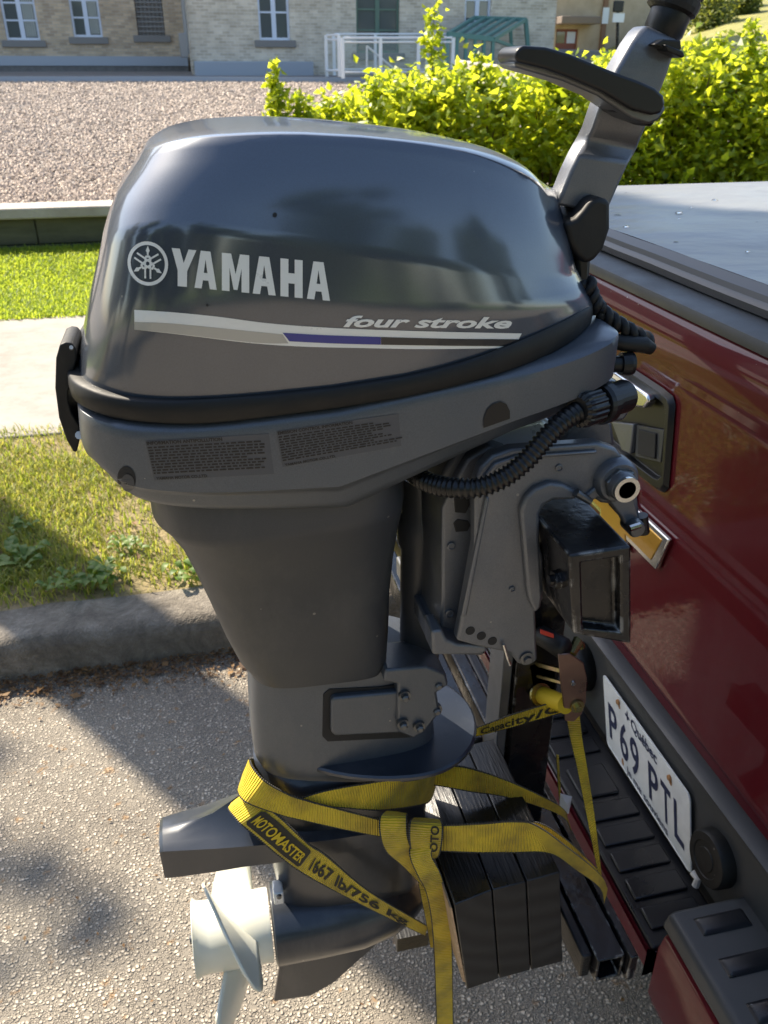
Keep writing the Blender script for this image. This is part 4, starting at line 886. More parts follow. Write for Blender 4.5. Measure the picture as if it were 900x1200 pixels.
# splash plate
p0 = at(338, 906, Y=YC-.05); z0 = at(450, 912, Y=YC-.085).z; tipx = at(559, 858, Y=YC-.02).x
N = 48; top = []
for k in range(N):
    a = 2*math.pi*k/N; c, s = math.cos(a), math.sin(a); xc = p0.x+(tipx-p0.x)*.62
    A = (tipx-xc) if c > 0 else (xc-p0.x); n = 2.1 if c > 0 else 1.7
    top.append(Vector((xc+A*math.copysign(abs(c)**(2/n), c), YC+.092*math.copysign(abs(s)**(2/2.0), s), z0)))
MB().loft([[Vector((v.x, v.y, z0-.004)) for v in top], [Vector((p0.x*.0+v.x, v.y, z0)) for v in top], [Vector((v.x*.98+.02*.15, YC+(v.y-YC)*.97, z0+.002)) for v in top]]).build('splash_plate', mt['lower'], mo, smooth=True); autosmooth(bpy.data.objects['splash_plate'], 30)
# lower unit strut, torpedo, skeg
SL = [(298, 895), (303, 940), (312, 985), (322, 1030), (330, 1062), (345, 1090)]
SR = [(508, 898), (504, 940), (500, 985), (495, 1030), (488, 1062), (470, 1085)]
SWd = [.044, .042, .040, .034, .026, .018]; rg = []
for i, ((a, b), (c, d)) in enumerate(zip(SL, SR)):
    p, q = at(a, b, Y=YC-.02), at(c, d, Y=YC-.02)
    rg.append(ring(p.x, q.x, SWd[i], 2.6, 2.4, lambda x: p.z+(q.z-p.z)*(x-p.x)/(q.x-p.x), N=48))
MB().loft(rg).build('gearcase_strut', mt['lower'], mo, smooth=True)
t0 = at(319, 1082, Y=YC); zt = t0.z; rt = (at(319, 1050, Y=YC-.02).z-at(319, 1114, Y=YC-.02).z)/2*.98; xe = at(498, 1062, Y=YC).x; Lx = xe-t0.x
MB().lathe((t0.x, YC, zt), (1, 0, 0), [(0, rt*.93), (.002, rt), (Lx*.3, rt*1.02), (Lx*.55, rt), (Lx*.75, rt*.86), (Lx*.88, rt*.62), (Lx*.96, rt*.35), (Lx, rt*.06)], 32).build('gearcase_torpedo', mt['lower'], mo, smooth=True); autosmooth(bpy.data.objects['gearcase_torpedo'], 60)
sk_ = [at(*p, Y=YC) for p in [(331, 1108), (321, 1171), (362, 1165), (391, 1148), (457, 1089), (480, 1070), (400, 1080)]]
mb = MB(); c3 = [Vector((p.x, YC, p.z)) for p in sk_]; ctr = sum(c3, Vector())/len(c3)
mb.loft([[ctr+(p-ctr)*.93+Vector((0, -.006, 0)) for p in c3], [p+Vector((0, -.003, 0)) for p in c3], [p+Vector((0, .003, 0)) for p in c3], [ctr+(p-ctr)*.93+Vector((0, .006, 0)) for p in c3]]).build('skeg', mt['lower'], mo, smooth=True); autosmooth(bpy.data.objects['skeg'], 25)
b = MB(); p = at(327, 1050, Y=YC-.03); b.box((p.x-.007, YC-.034, p.z-.012), (p.x+.006, YC-.012, p.z+.010)); b.build('anode', mt['alu'], mo, bevel=.002)
MB().lathe(at(327, 1050, Y=YC-.0345), (0, -1, 0), [(0, .0035), (.003, .003)], 10).build('bolt', mt['bolt'], mo)
# anti-ventilation plate
rg = []
for tx, bot, rdg, w2, rise in [(193, 1029, 998, .022, 0), (197, 1029, 997, .024, .001), (215, 1027, 996, .027, .002), (256, 1021, 994, .034, .014), (285, 1016, 992, .040, .032), (310, 1013, 990, .043, .05), (340, 1009, 989, .046, .05), (383, 1004, 985, .05, .03), (442, 989, 976, .05, .01), (470, 982, 972, .048, .003)]:
    yb = YC-w2; x = at(tx, bot, Y=yb).x; zb = at(tx, bot, Y=yb).z; zr = at(tx, rdg, Y=yb-.003).z
    rg.append([Vector((x, YC-w2, zb)), Vector((x, YC-w2-.003, zr)), Vector((x, YC-w2*.72, zr+.004+rise*.08)), Vector((x, YC-w2*.3, zr+.005+rise*.45)), Vector((x, YC, zr+.006+rise)), Vector((x, YC+w2*.3, zr+.005+rise*.45)), Vector((x, YC+w2*.72, zr+.004+rise*.08)), Vector((x, YC+w2+.003, zr)), Vector((x, YC+w2, zb))])
MB().loft(rg).build('anti_ventilation_plate', mt['lower'], mo, smooth=True); autosmooth(bpy.data.objects['anti_ventilation_plate'], 32)
# propeller
pr = thing('propeller', None, None); pr.parent = mo
x1 = at(318, 1082, Y=YC).x-.001; x0 = at(227, 1095, Y=YC).x; rh = rt*.88
hub = MB().lathe((x1, YC, zt), (-1, 0, 0), [(0, rh*.5), (.0005, rh*.99), (.004, rh*1.0), ((x1-x0)*.78, rh*.97), ((x1-x0)*.80, rh*.955), ((x1-x0)*.93, rh*.98), (x1-x0-.001, rh*1.06), (x1-x0, rh*1.05), (x1-x0, rh*.9), (x1-x0-.03, rh*.85), (x1-x0-.03, rh*.05)], 48).build('hub', mt['prop'], pr, smooth=True); autosmooth(hub, 40)
MB().lathe((x0+.03, YC, zt), (-1, 0, 0), [(0, .010), (.018, .010), (.018, .006), (.036, .006)], 16).build('prop_nut', mt['bolt'], pr)
Rp = .118; xm = (x0+x1)/2+.008
def blade(ang):
    nr, nc = 18, 14; vs = []
    for i in range(nr):
        fr = i/(nr-1); r = rh*.93+(Rp-rh*.93)*fr
        ch = (.50+.36*fr)*(math.sqrt(max(0, 1-((fr-.5)/.52)**4)) if fr > .5 else 1)*rh/r*(1+1.35*fr)
        for j in range(nc):
            u = -1+2*j/(nc-1); phi = u*ch; a = ang-phi-.22*fr
            vs.append(Vector((xm+.043*phi-.010*fr, YC+r*math.sin(a), zt+r*math.cos(a))))
    fs = [(i*nc+j, i*nc+j+1, (i+1)*nc+j+1, (i+1)*nc+j) for i in range(nr-1) for j in range(nc-1)]
    o = mesh('blade', vs, fs, mt['prop'], pr, smooth=True); so_ = o.modifiers.new('s', 'SOLIDIFY'); so_.thickness = .0035; so_.offset = 0; return o
for a in (rad(-30), rad(90), rad(-150)): blade(a)
base(pr, (xm, YC, zt))
for c in pr.children: pass
# swivel tube and swivel bracket
p, q = at(494, 588, Y=YC-.01), at(491, 782, Y=YC-.01); r = .0235
MB().lathe(p+Vector((0, 0, .03)), q-p, [(0, r*.9), (.04, r*.92), (.05, r*1.12), (.075, r*1.12), (.085, r*.96), ((q-p).length+.012, r*.98), ((q-p).length+.022, r*.8)], 32).build('swivel_tube', mt['leg'], mo, smooth=True); autosmooth(bpy.data.objects['swivel_tube'], 40)
YK = YC-.135
def pr_px(name, pts, Y, th, mat, bevel=.002, seg=2, par=mo): return MB().prism([at(px, py, Y=Y) for px, py in pts], (0, th, 0)).build(name, mat, par, bevel=bevel, seg=seg)
pr_px('swivel_bracket', [(518, 596), (532, 566), (548, 538), (575, 522), (600, 530), (572, 582), (541, 722), (536, 748), (570, 764), (566, 769), (507, 767), (507, 744), (516, 744), (518, 700)], YK+.03, .16, mt['cast'], .004, 3)
pr_px('clamp_foot', [(506, 740), (518, 738), (524, 750), (536, 755), (570, 757), (572, 763), (563, 768), (507, 768)], YK+.004, .03, mt['cast'], .003, 3)
for q in [[(532, 584), (537, 579), (550, 581), (551, 592), (546, 602), (533, 601)], [(531, 613), (536, 608), (549, 610), (552, 616), (548, 623), (534, 624)]]: pr_px('pocket_shade', q, YK+.0294, .004, mt['dark'], .001)  # dark patches on the surface paint the shade of cast pockets
KP = [(556, 568), (563, 548), (577, 534), (600, 526), (640, 523), (700, 519), (722, 526), (738, 545), (741, 562), (736, 580), (722, 592), (705, 590), (690, 580), (674, 584), (648, 587), (640, 592), (633, 602), (633, 640), (637, 652), (637, 702), (628, 718), (630, 774), (624, 779), (608, 779), (598, 766), (584, 763), (560, 758), (535, 751), (541, 722), (556, 640)]
ck = pr_px('clamp_bracket', KP, YK, .014, mt['cast'], .003, 3)
ck2 = ck.copy(); COL.objects.link(ck2); ck2.parent = mo; ck2.location = (0, .235, 0)
pr_px('bracket_rib', [(570, 582), (574, 584), (547, 722), (541, 722)], YK-.004, .006, mt['cast'], .0015)
pr_px('bracket_rib', [(566, 560), (580, 543), (606, 534), (700, 528), (700, 532), (607, 539), (584, 548), (571, 563)], YK-.0035, .005, mt['cast'], .0015)
for px, py, r_ in [(529, 640, .0042), (527, 719, .0048), (612, 548, .005), (655, 548, .0035), (600, 690, .003)]:
    p = at(px, py, Y=YK+(.029 if px < 540 else -.0005)); MB().lathe(p, (0, -1, 0), [(-.002, r_), (.0012, r_), (.0016, r_*.7), (.0006, r_*.6)], 18).build('casting_boss', mt['cast'], mo)
# raised lip round the hook
OUT = [(628, 719), (621, 705), (618, 690), (616, 666), (613, 633), (610, 600), (616, 584), (627, 573), (645, 566), (660, 568), (678, 577)]
INN = [(634, 712), (636, 700), (635, 683), (634, 662), (632, 633), (632, 602), (637, 592), (648, 586), (660, 586), (675, 586)]
pr_px('hook_lip', OUT+INN[::-1], YK-.007, .009, mt['cast'], .003, 3)
# pivot boss and clamp arm
pv = at(727, 567, Y=YK-.012)
b = MB(); b.lathe(pv+Vector((0, .02, 0)), (0, -1, 0), [(0, .0215), (.014, .021), (.018, .018), (.018, .0135), (.028, .0135), (.030, .0125), (.030, .0085), (.008, .0080), (.008, .001)], 32); b.build('pivot_boss', mt['cast'], mo, smooth=True); autosmooth(bpy.data.objects['pivot_boss'], 35)
MB().lathe(pv+Vector((0, .004, 0)), (0, -1, 0), [(0, .0155), (.006, .0155), (.007, .014)], 6).build('pivot_nut', mt['bolt'], mo)
MB().lathe(pv+Vector((0, -.0102, 0)), (0, -1, 0), [(0, .0122), (.0035, .0122), (.0035, .0083), (.0, .0083)], 32).build('pivot_rim', mt['steel'], mo)
pr_px('clamp_arm', [(684, 584), (700, 570), (712, 560), (740, 565), (748, 600), (750, 618), (744, 626), (736, 622), (728, 606), (714, 588), (700, 584), (690, 590)], YK-.004, .010, mt['cast'], .002)
MB().tube([at(675, 577, Y=YK-.010), at(692, 588, Y=YK-.012)], [.0042, .0032], 10).build('clamp_pin', mt['bolt'], mo)
pr_px('arm_web', [(722, 600), (746, 572), (750, 606), (742, 622)], YK+.006, .02, mt['cast'], .002)
b = MB(); p = at(743, 617, Y=YK-.006); b.lathe(p+Vector((0, .012, 0)), (0, -1, 0), [(0, .0085), (.018, .0085), (.020, .007)], 20); b.build('thumb_screw_eye', mt['bolt'], mo); MB().cyl(at(752, 604, Y=YK), at(754, 624, Y=YK), .006, 12).build('screw_end', mt['plastic'], mo); MB().cyl(at(738, 619, Y=YK-.016), at(750, 615, Y=YK-.016), .0032, 8).build('screw_pin', mt['steel'], mo)
for px, py in [(551, 739), (564, 745), (577, 751)]:
    p = at(px, py, Y=YK); MB().lathe(p+Vector((0, .004, 0)), (0, -1, 0), [(0, .0048), (.0046, .0048)], 16).build('tilt_hole_shade', mt['dark'], mo)  # solid dark disc, painted shade in place of a bored hole
b = MB(); b.tube([at(590, 755, Y=YK-.004), at(595, 772, Y=YK-.005), at(598, 779, Y=YK-.003)], .0018, 8); b.build('tilt_pin', mt['steel'], mo)
p = at(617, 771, Y=YK-.0005); b = MB(); b.lathe(p, (0, -1, 0), [(-.002, .0075), (.002, .0075), (.0025, .0045)], 18); b.lathe(p+Vector((0, -.0022, 0)), (0, -1, 0), [(0, .0046), (.0035, .0042)], 6); b.build('bolt', mt['bolt'], mo)
# aluminium steering head seen over the bracket
pr_px('steering_head', [(532, 575), (545, 545), (562, 516), (580, 504), (612, 492), (636, 486), (652, 500), (660, 524), (600, 534), (574, 544), (560, 566), (548, 590)], YK+.05, .14, mt['alu'], .008, 3)
pr_px('head_bracket', [(655, 520), (668, 498), (700, 486), (718, 494), (722, 524)], YK+.04, .12, mt['cast'], .004, 2)
MB().cyl(at(620, 486, Y=YK+.06), at(620, 490, Y=YK+.045), .004, 8).build('bolt', mt['bolt'], mo)
pr_px('head_strap', [(512, 580), (520, 552), (536, 525), (560, 508), (572, 508), (550, 530), (536, 556), (528, 584)], YK+.04, .10, mt['leg'], .004, 2)
# corrugated hose
cp = crom([at(px, py, Y=Y) for px, py, Y in [(478, 548, .68), (492, 560, .645), (510, 568, .625), (535, 572, .608), (562, 571, .600), (590, 560, .596), (616, 540, .596), (640, 513, .60), (662, 492, .605), (684, 478, .612)]], 20)
Ls = [0]
for a, b in zip(cp, cp[1:]): Ls.append(Ls[-1]+(b-a).length)
pts = []; rr = []; nrib = 46
for i in range(nrib*4+1):
    s = Ls[-1]*i/(nrib*4); k = 0
    while k < len(Ls)-2 and Ls[k+1] < s: k += 1
    pts.append(cp[k].lerp(cp[k+1], (s-Ls[k])/(Ls[k+1]-Ls[k]+1e-9))); rr.append((.0092, .0092, .0074, .0074)[i % 4])
MB().tube(pts, rr, 18).build('corrugated_hose', mt['hose'], mo, smooth=True); autosmooth(bpy.data.objects['corrugated_hose'], 60)
a, b2 = at(676, 481, Y=.608), at(718, 468, Y=.632); d = (b2-a).normalized(); u = d.orthogonal().normalized(); v_ = d.cross(u); rgs = []
for t, k in ((0, .72), (.002, .92), (.006, 1), (.024, 1), (.027, .9)):
    rgs.append([a+d*t+(u*math.cos(j*2*math.pi/72)+v_*math.sin(j*2*math.pi/72))*.0165*k*(1.0 if (j % 4) < 2 else .94) for j in range(72)])
MB().loft(rgs).build('coupling_nut', mt['hose'], mo)
MB().lathe(a+d*.0275, d, [(0, .0175), (.004, .019), (.012, .019), (.014, .015), (.04, .015)], 28).build('coupling_collar', mt['plastic'], mo)
pr_px('coupling_mount', [(700, 452), (720, 446), (738, 456), (742, 478), (732, 494), (712, 497)], .66, .04, mt['cast'], .004, 3)
# knob, latch
MB().lathe(at(712, 427, Y=.66), (1, -.1, 0), [(0, .0075), (.012, .0075), (.012, .010), (.020, .0108), (.0235, .0100), (.0245, .007)], 24).build('pull_knob', mt['plastic'], mo)
MB().prism([at(px, py, Y=YC-.075) for px, py in [(70, 404), (77, 401), (84, 402), (89, 408), (90, 421), (87, 432), (86, 448), (80, 458), (80, 470), (84, 484), (93, 499), (94.5, 508), (92, 520), (90, 530), (86, 530), (78, 516), (69, 490), (64.5, 455), (65.5, 420)]], (0, .05, 0)).build('cowl_latch', mt['rubber'], mo, bevel=.004, seg=3)
b = MB(); b.cyl(at(93, 510, Y=YC-.078), at(95, 510, Y=YC-.02), .0035, 10); b.build('latch_pin', mt['alu'], mo)
MB().cyl(at(83.5, 407, Y=YC-.0765), at(83.5, 407, Y=YC-.07), .0016, 8).build('latch_hole', mt['alu'], mo)
# tiller handle
tl = thing('tiller_handle', None, None); tl.parent = mo
sec = [((652, 240), (712, 252), 0), ((657, 227), (717, 240), 0), ((668, 200), (731, 208), 0), ((677, 181), (739, 191), 0), ((682, 172), (744, 183), .007), ((688, 162), (749, 173), .009), ((694, 150), (755, 158), .001), ((703, 123), (766, 132), -.001), ((712, 102), (775, 110), 0), ((723, 80), (783, 90), 0), ((740, 50), (792, 62), .001), ((750, 36), (795, 50), .004), ((758, 29), (794, 46), .008)]
rg = []
for (l, r_, dn) in sec:
    yn = .690+dn; a, c = at(*l, Y=yn), at(*r_, Y=yn); e = (c-a); 
    prof = [(0, .022), (-.0, .007), (.03, .0), (.97, 0), (1, .006), (1, .022)]
    rg.append([a+e*u+Vector((0, dy, 0)) for u, dy in prof])
MB().loft(rg).build('tiller_arm', mt['cast'], tl, bevel=.0025, seg=2)
a, b2 = at(776, 40, Y=.712), at(790, 6, Y=.712)
MB().lathe(a-(b2-a).normalized()*.02, b2-a, [(0, .014), (.018, .0145), (.022, .0165), (.05, .0165), (.052, .015)], 24).build('tiller_neck', mt['plastic'], tl, smooth=True); autosmooth(bpy.data.objects['tiller_neck'], 40)
d = (b2-a).normalized(); gp = [(0, .017), (.002, .0205)]
for k in range(14): gp += [(.006+k*.009, .0212), (.011+k*.009, .0212), (.012+k*.009, .0196), (.0145+k*.009, .0196)]
gp += [(.137, .020), (.142, .014)]
MB().lathe(at(785, 15, Y=.712), d, gp, 24).build('throttle_grip', mt['rubber'], tl)
pr_px('shift_lever', [(603, 66), (606, 58), (613, 53), (640, 55), (668, 63), (717, 83), (750, 95), (768, 103), (778, 112), (780, 122), (775, 133), (764, 135), (740, 128), (707, 108), (670, 92), (640, 81), (606, 73)], .648, .040, mt['plastic'], .004, 3, tl)
pr_px('lever_base', [(602, 72), (610, 70), (650, 80), (680, 92), (710, 106), (742, 127), (772, 131), (780, 122), (780, 130), (772, 141), (760, 146), (740, 139), (700, 112), (660, 95), (604, 79)], .654, .034, mt['bolt'], .0025, 2, tl)
pr_px('lever_stem', [(715, 100), (775, 128), (765, 150), (720, 130)], .662, .028, mt['plastic'], .003, 2, tl)
b = MB(); b.prism([at(px, py, Y=.681) for px, py in [(767, 52), (778, 46), (798, 47), (799, 58), (788, 62)]], (0, .012, 0)); b.prism([at(px, py, Y=.676) for px, py in [(780, 52), (801, 60), (803, 66), (800, 68), (782, 60)]], (0, .02, 0)); b.build('tilt_catch', mt['plastic'], tl, bevel=.001)
pr_px('tiller_boot', [(662, 262), (676, 256), (684, 247), (693, 234), (703, 231), (716, 235), (716, 268), (708, 292), (697, 306), (686, 310), (676, 300), (668, 286)], .672, .05, mt['rubber'], .007, 4, tl)
pr_px('tiller_pivot', [(676, 290), (694, 300), (692, 330), (696, 372), (684, 372), (676, 330)], .69, .03, mt['plastic'], .004, 2, tl)
base(tl, at(690, 310, Y=.69))
# twisted lanyard and its tube
cl = crom([at(px, py, Y=.668) for px, py in [(688, 330), (694, 350), (705, 366), (722, 379), (742, 391), (760, 400)]], 10)
for ph in (0, math.pi):
    pts = []
    for i, p in enumerate(cl):
        t = (cl[min(i+1, len(cl)-1)]-cl[max(i-1, 0)]).normalized(); u = t.orthogonal().normalized(); v2 = t.cross(u); a = i*.62+ph
        pts.append(p+(u*math.cos(a)+v2*math.sin(a))*.0042)
    MB().tube(pts, .0042, 8).build('lanyard_strand', mt['rubber'], mo, smooth=True)
MB().tube([at(706, 396, Y=.665), at(730, 402, Y=.662), at(755, 404, Y=.66), at(764, 409, Y=.66)], [.0065, .0072, .0075, .0055], 12).build('lanyard_sleeve', mt['rubber'], mo, smooth=True)
base(mo, (.2, YC, .27))
# ------------------------------------------------------------------ RACK the motor is clamped to
rk = thing('motor_rack', 'black painted timber and steel rack carrying the outboard motor at the bumper', 'rack')
BY = .56
O4 = [at(px, py, Y=BY) for px, py in [(667, 651), (740, 640), (740, 755), (672, 743)]]
I4 = [at(px, py, Y=BY) for px, py in [(682, 660), (727, 653), (728, 742), (684, 737)]]
vs = O4+I4+[p+Vector((0, .48, 0)) for p in O4]+[p+Vector((0, .012, 0)) for p in I4]
fs = [(i, (i+1) % 4, 4+(i+1) % 4, 4+i) for i in range(4)]+[(i, (i+1) % 4, 8+(i+1) % 4, 8+i) for i in range(4)]+[(4+i, 4+(i+1) % 4, 12+(i+1) % 4, 12+i) for i in range(4)]+[(8, 9, 10, 11), (12, 13, 14, 15)]
blk = mesh('transom_block', vs, fs, mt['blackpaint'], rk, bevel=.0025, seg=2)
O5 = [at(px, py, Y=BY+.002) for px, py in [(729, 645), (741, 643), (741, 757), (729, 755)]]
p = at(655, 688, Y=.585); q = Vector((O4[0].x, p.y, p.z))
for k in range(1): 
    c = Vector((O4[0].x+(O4[3].x-O4[0].x)*.45-.001, .588, (O4[0].z+O4[3].z)/2)); bb = MB(); bb.lathe(c, (-1, 0, 0), [(-.002, .009), (.004, .0088)], 6); bb.lathe(c+Vector((-.004, 0, 0)), (-1, 0, 0), [(0, .005), (.004, .005)], 12); bb.build('hex_bolt', mt['blackpaint'], rk)
# post between the block and the beams
MB().box((.375, .835, .40), (.440, .90, 1.02)).build('post', mt['blackpaint'], rk, bevel=.003)
MB().box((.358, .842, .40), (.3725, .893, 1.02)).build('post_left_face', mt['cast'], rk, bevel=.002)  # left side of the post, drawn as a lighter grey layer
# three laminated timbers
PYn, PYf = .62, .875
edges = [(532, 1060), (577, 1042), (617, 1032), (657, 1021)]; edgb = [(547, 1160), (585, 1147), (622, 1137), (660, 1127)]
for k in range(3):
    a, b, c, d = at(*edges[k], Y=PYn), at(*edges[k+1], Y=PYn), at(*edgb[k+1], Y=PYn), at(*edgb[k], Y=PYn)
    g = Vector((.0006, 0, 0)); off = Vector((0, PYf-PYn-.01*k, 0))
    vs = [d+g, c-g, c-g+off, d+g+off, a+g, b-g, b-g+off, a+g+off]
    dz = random.uniform(-.002, .002); vs = [v+Vector((0, 0, dz if i > 3 else 0)) for i, v in enumerate(vs)]
    mesh('plank', vs, [(0,3,2,1),(4,5,6,7),(0,1,5,4),(1,2,6,5),(2,3,7,6),(3,0,4,7)], None, rk, bevel=.0016, seg=2, mats=[mt['blackwood'], mt['endgrain']], fm=[0, 0, 1, 0, 0, 0])
a, d = at(532, 1060, Y=PYn), at(547, 1160, Y=PYn)
MB().hexa([d+Vector((-.004, .006, .01)), d+Vector((-.0008, .004, .01)), d+Vector((-.0008, .2, .01)), d+Vector((-.004, .2, .01)), a+Vector((-.003, .006, -.012)), a+Vector((-.0008, .004, -.012)), a+Vector((-.0008, .2, -.012)), a+Vector((-.003, .2, -.012))]).build('sunlit_edge', mt['sunedge'], rk)  # warm pale strip: sunlight on the left plank edge put into colour
p = at(462, 1092, Y=.80); MB().box((p.x, .78, p.z-.02), (p.x+.05, .81, p.z+.01)).build('timber_stub', mt['blackwood'], rk)
# steel channel beside the timbers, with a hollow end
a = [at(px, py, Y=.60) for px, py in [(690, 1128), (706, 1112), (731, 1120), (734, 1146), (722, 1156), (692, 1150)]]
ce = Vector((sum(p.x for p in a)/6, .60, sum(p.z for p in a)/6)); xw, zw = .024, .022
def hollow(name, x0, x1, z0, z1, y0, y1, th, mat):
    o = [(x0, z0), (x1, z0), (x1, z1), (x0, z1)]; i_ = [(x0+th, z0+th), (x1-th, z0+th), (x1-th, z1-th), (x0+th, z1-th)]
    vs = [Vector((x, y, z)) for y in (y0, y1) for s in (o, i_) for x, z in s]
    fs = []
    for k in range(4):
        j = (k+1) % 4; fs += [(k, j, 4+j, 4+k), (8+k, 8+j, 12+j, 12+k), (k, j, 8+j, 8+k), (4+k, 4+j, 12+j, 12+k)]
    return mesh(name, vs, fs, mat, rk, bevel=.0012, seg=1)
hollow('steel_tube', ce.x-xw*.7, ce.x+xw*.9, ce.z-zw, ce.z+zw, .60, 1.05, .004, mt['blackpaint'])
MB().box((ce.x-xw*.7-.016, .612, ce.z-zw-.004), (ce.x-xw*.7-.0015, .98, ce.z+zw-.004)).build('side_strip', mt['blackwood'], rk, bevel=.003)
MB().box((ce.x+xw*.9+.0015, .59, ce.z-zw+.004), (ce.x+xw*.9+.013, 1.05, ce.z+zw+.008)).build('side_strip', mt['blackpaint'], rk, bevel=.002)
# long rails running away behind the leg
zr = .60
r0, r1 = at(556, 880, Z=zr), at(480, 700, Z=zr); 
x_l = at(560, 878, Z=zr).x
for i, (pxa, pya, wd, hh, m_) in enumerate([(548, 875, .030, .05, 'blackpaint'), (580, 872, .026, .055, 'blackpaint'), (598, 868, .020, .045, 'blackwood')]):
    a = at(pxa, pya, Z=zr); MB().box((a.x, a.y+.012, zr-hh), (a.x+wd, a.y+.9, zr)).build('long_rail', mt[m_], rk, bevel=.004)
MB().box((.245, 1.06, .10), (.28, 1.12, .60)).build('rack_leg', mt['blackpaint'], rk, bevel=.003)
base(rk, (.33, .75, .3))
# ------------------------------------------------------------------ PICKUP TRUCK
tk = thing('pickup_truck', 'dark red pickup truck with black tonneau cover and raised tailgate, seen from behind', 'pickup truck')
NYs, FYs = .30, 2.12                              # near and far flanks
TYn, TYf = .385, 2.035                            # tailgate ends
prof = [(1.198, .716), (1.194, .698), (1.186, .687), (1.172, .680), (1.150, .6765), (1.125, .677), (1.105, .681), (1.092, .687), (1.075, .690), (1.02, .6905), (.90, .690), (.78, .6905), (.66, .691), (.605, .690), (.592, .6885), (.586, .690), (.580, .695), (.574, .6965), (.566, .694), (.55, .697), (.50, .705), (.49, .74)]
vs = []; n = len(prof); NJ = 40
for j in range(NJ+1):
    y = TYn+(TYf-TYn)*j/NJ
    for z, x in prof: vs.append((x, y, z))
fs = [(j*n+i, j*n+i+1, (j+1)*n+i+1, (j+1)*n+i) for j in range(NJ) for i in range(n-1)]+[tuple(range(n)), tuple(range(NJ*n, NJ*n+n))]
tg = mesh('tailgate', vs, fs, mt['red'], tk, smooth=True); autosmooth(tg, 60)
# cap along the top of the tailgate
cpx = at(790, 336, Z=1.206).x
MB().loft([[Vector((x, y, z)) for x, z in [(.690, 1.187), (.681, 1.189), (.6785, 1.198), (.6815, 1.2055), (.69, 1.208), (.74, 1.2085), (.79, 1.2085), (.79, 1.188)]] for y in [TYn+(TYf-TYn)*k/20 for k in range(21)]]).build('tailgate_cap', mt['trim'], tk, smooth=True); autosmooth(bpy.data.objects['tailgate_cap'], 50)
# tonneau cover: vinyl sheet with a rounded hem over a rubber seal
xs_ = at(800, 334, Z=1.210).x
hem = [(xs_+.004, 1.2095), (xs_, 1.212), (xs_, 1.222), (xs_+.006, 1.228), (xs_+.007, 1.2285), (xs_+.010, 1.236), (xs_+.012, 1.237), (xs_+.022, 1.244), (xs_+.024, 1.2452)]
NY = 60; vs = []; fs = []
rows = []
for j in range(NY+1):
    y = TYn-.03+(TYf-TYn+.06)*j/NY; rows.append([Vector((x, y, z+MN.noise(Vector((x*9, y*7, 1)))*.0012)) for x, z in hem])
MB().loft([[*r, Vector((r[-1].x, r[-1].y, 1.2097))] for r in rows], True, True).build('tonneau_hem', mt['seal'], tk, smooth=True); autosmooth(bpy.data.objects['tonneau_hem'], 38)
vs = []; fs = []; nxx, nyy = 70, 90
for i in range(nxx+1):
    for j in range(nyy+1):
        x = xs_+.0245+1.72*i/nxx; y = TYn-.03+(TYf-TYn+.06)*j/nyy
        v = MN.noise(Vector((x*2.0, y*6, 2)))*.005+MN.noise(Vector((x*7, y*20, 5)))*.0016
        ed = min(1, (x-xs_)*6)*min(1, (y-TYn+.03)*5)*min(1, (TYf+.03-y)*5); vs.append((x, y, 1.2455+v*ed-.008*ed*math.sin(math.pi*i/nxx)))
fs = [(i*(nyy+1)+j, (i+1)*(nyy+1)+j, (i+1)*(nyy+1)+j+1, i*(nyy+1)+j+1) for i in range(nxx) for j in range(nyy)]
mesh('tonneau_cover', vs, fs, mt['vinyl'], tk, smooth=True)
# bed flanks, cab, wheels: the rest of the body, mostly outside the frame
def flank(y0, y1, nm):
    pr_ = [(.71, .42), (.705, .62), (.70, 1.0), (.70, 1.15), (.705, 1.195), (.73, 1.207), (2.56, 1.207), (2.56, .42), (2.0, .42), (1.98, .62), (1.88, .76), (1.72, .82), (1.56, .80), (1.44, .70), (1.40, .56), (1.39, .42)]
    return MB().prism([(x, y0, z) for x, z in pr_], (0, y1-y0, 0)).build(nm, mt['red'], tk, bevel=.02, seg=3)
fl = flank(NYs, NYs+.075, 'bed_side'); flank(FYs-.075, FYs, 'bed_side')
for y0, y1 in ((NYs+.004, NYs+.077), (FYs-.077, FYs-.004)): MB().box((.735, y0, 1.2075), (2.55, y1, 1.2165)).build('bed_rail_cap', mt['trim'], tk, bevel=.004)
MB().box((.76, NYs+.08, .55), (2.5, FYs-.08, .60)).build('bed_floor', mt['trim'], tk)
cabp = [(2.60, .40), (2.60, 1.22), (2.68, 1.66), (2.86, 1.74), (3.75, 1.74), (3.95, 1.68), (4.45, 1.25), (5.35, 1.16), (5.55, 1.05), (5.60, .42), (5.2, .42), (5.1, .7), (4.85, .8), (4.6, .7), (4.5, .42)]
cab = MB().prism([(x, NYs+.02, z) for x, z in cabp], (0, FYs-NYs-.04, 0)).build('cab', mt['red'], tk, bevel=.04, seg=3)
MB().prism([(x, NYs+.014, z) for x, z in [(2.80, 1.25), (2.85, 1.62), (3.3, 1.66), (3.8, 1.64), (4.2, 1.26)]], (0, .02, 0)).build('side_window', mt['glassdark'], cab)
MB().prism([(2.61, NYs+.2, 1.26), (2.675, NYs+.26, 1.62), (2.675, FYs-.26, 1.62), (2.61, FYs-.2, 1.26)], (-.012, 0, .002)).build('rear_window', mt['glassdark'], cab)
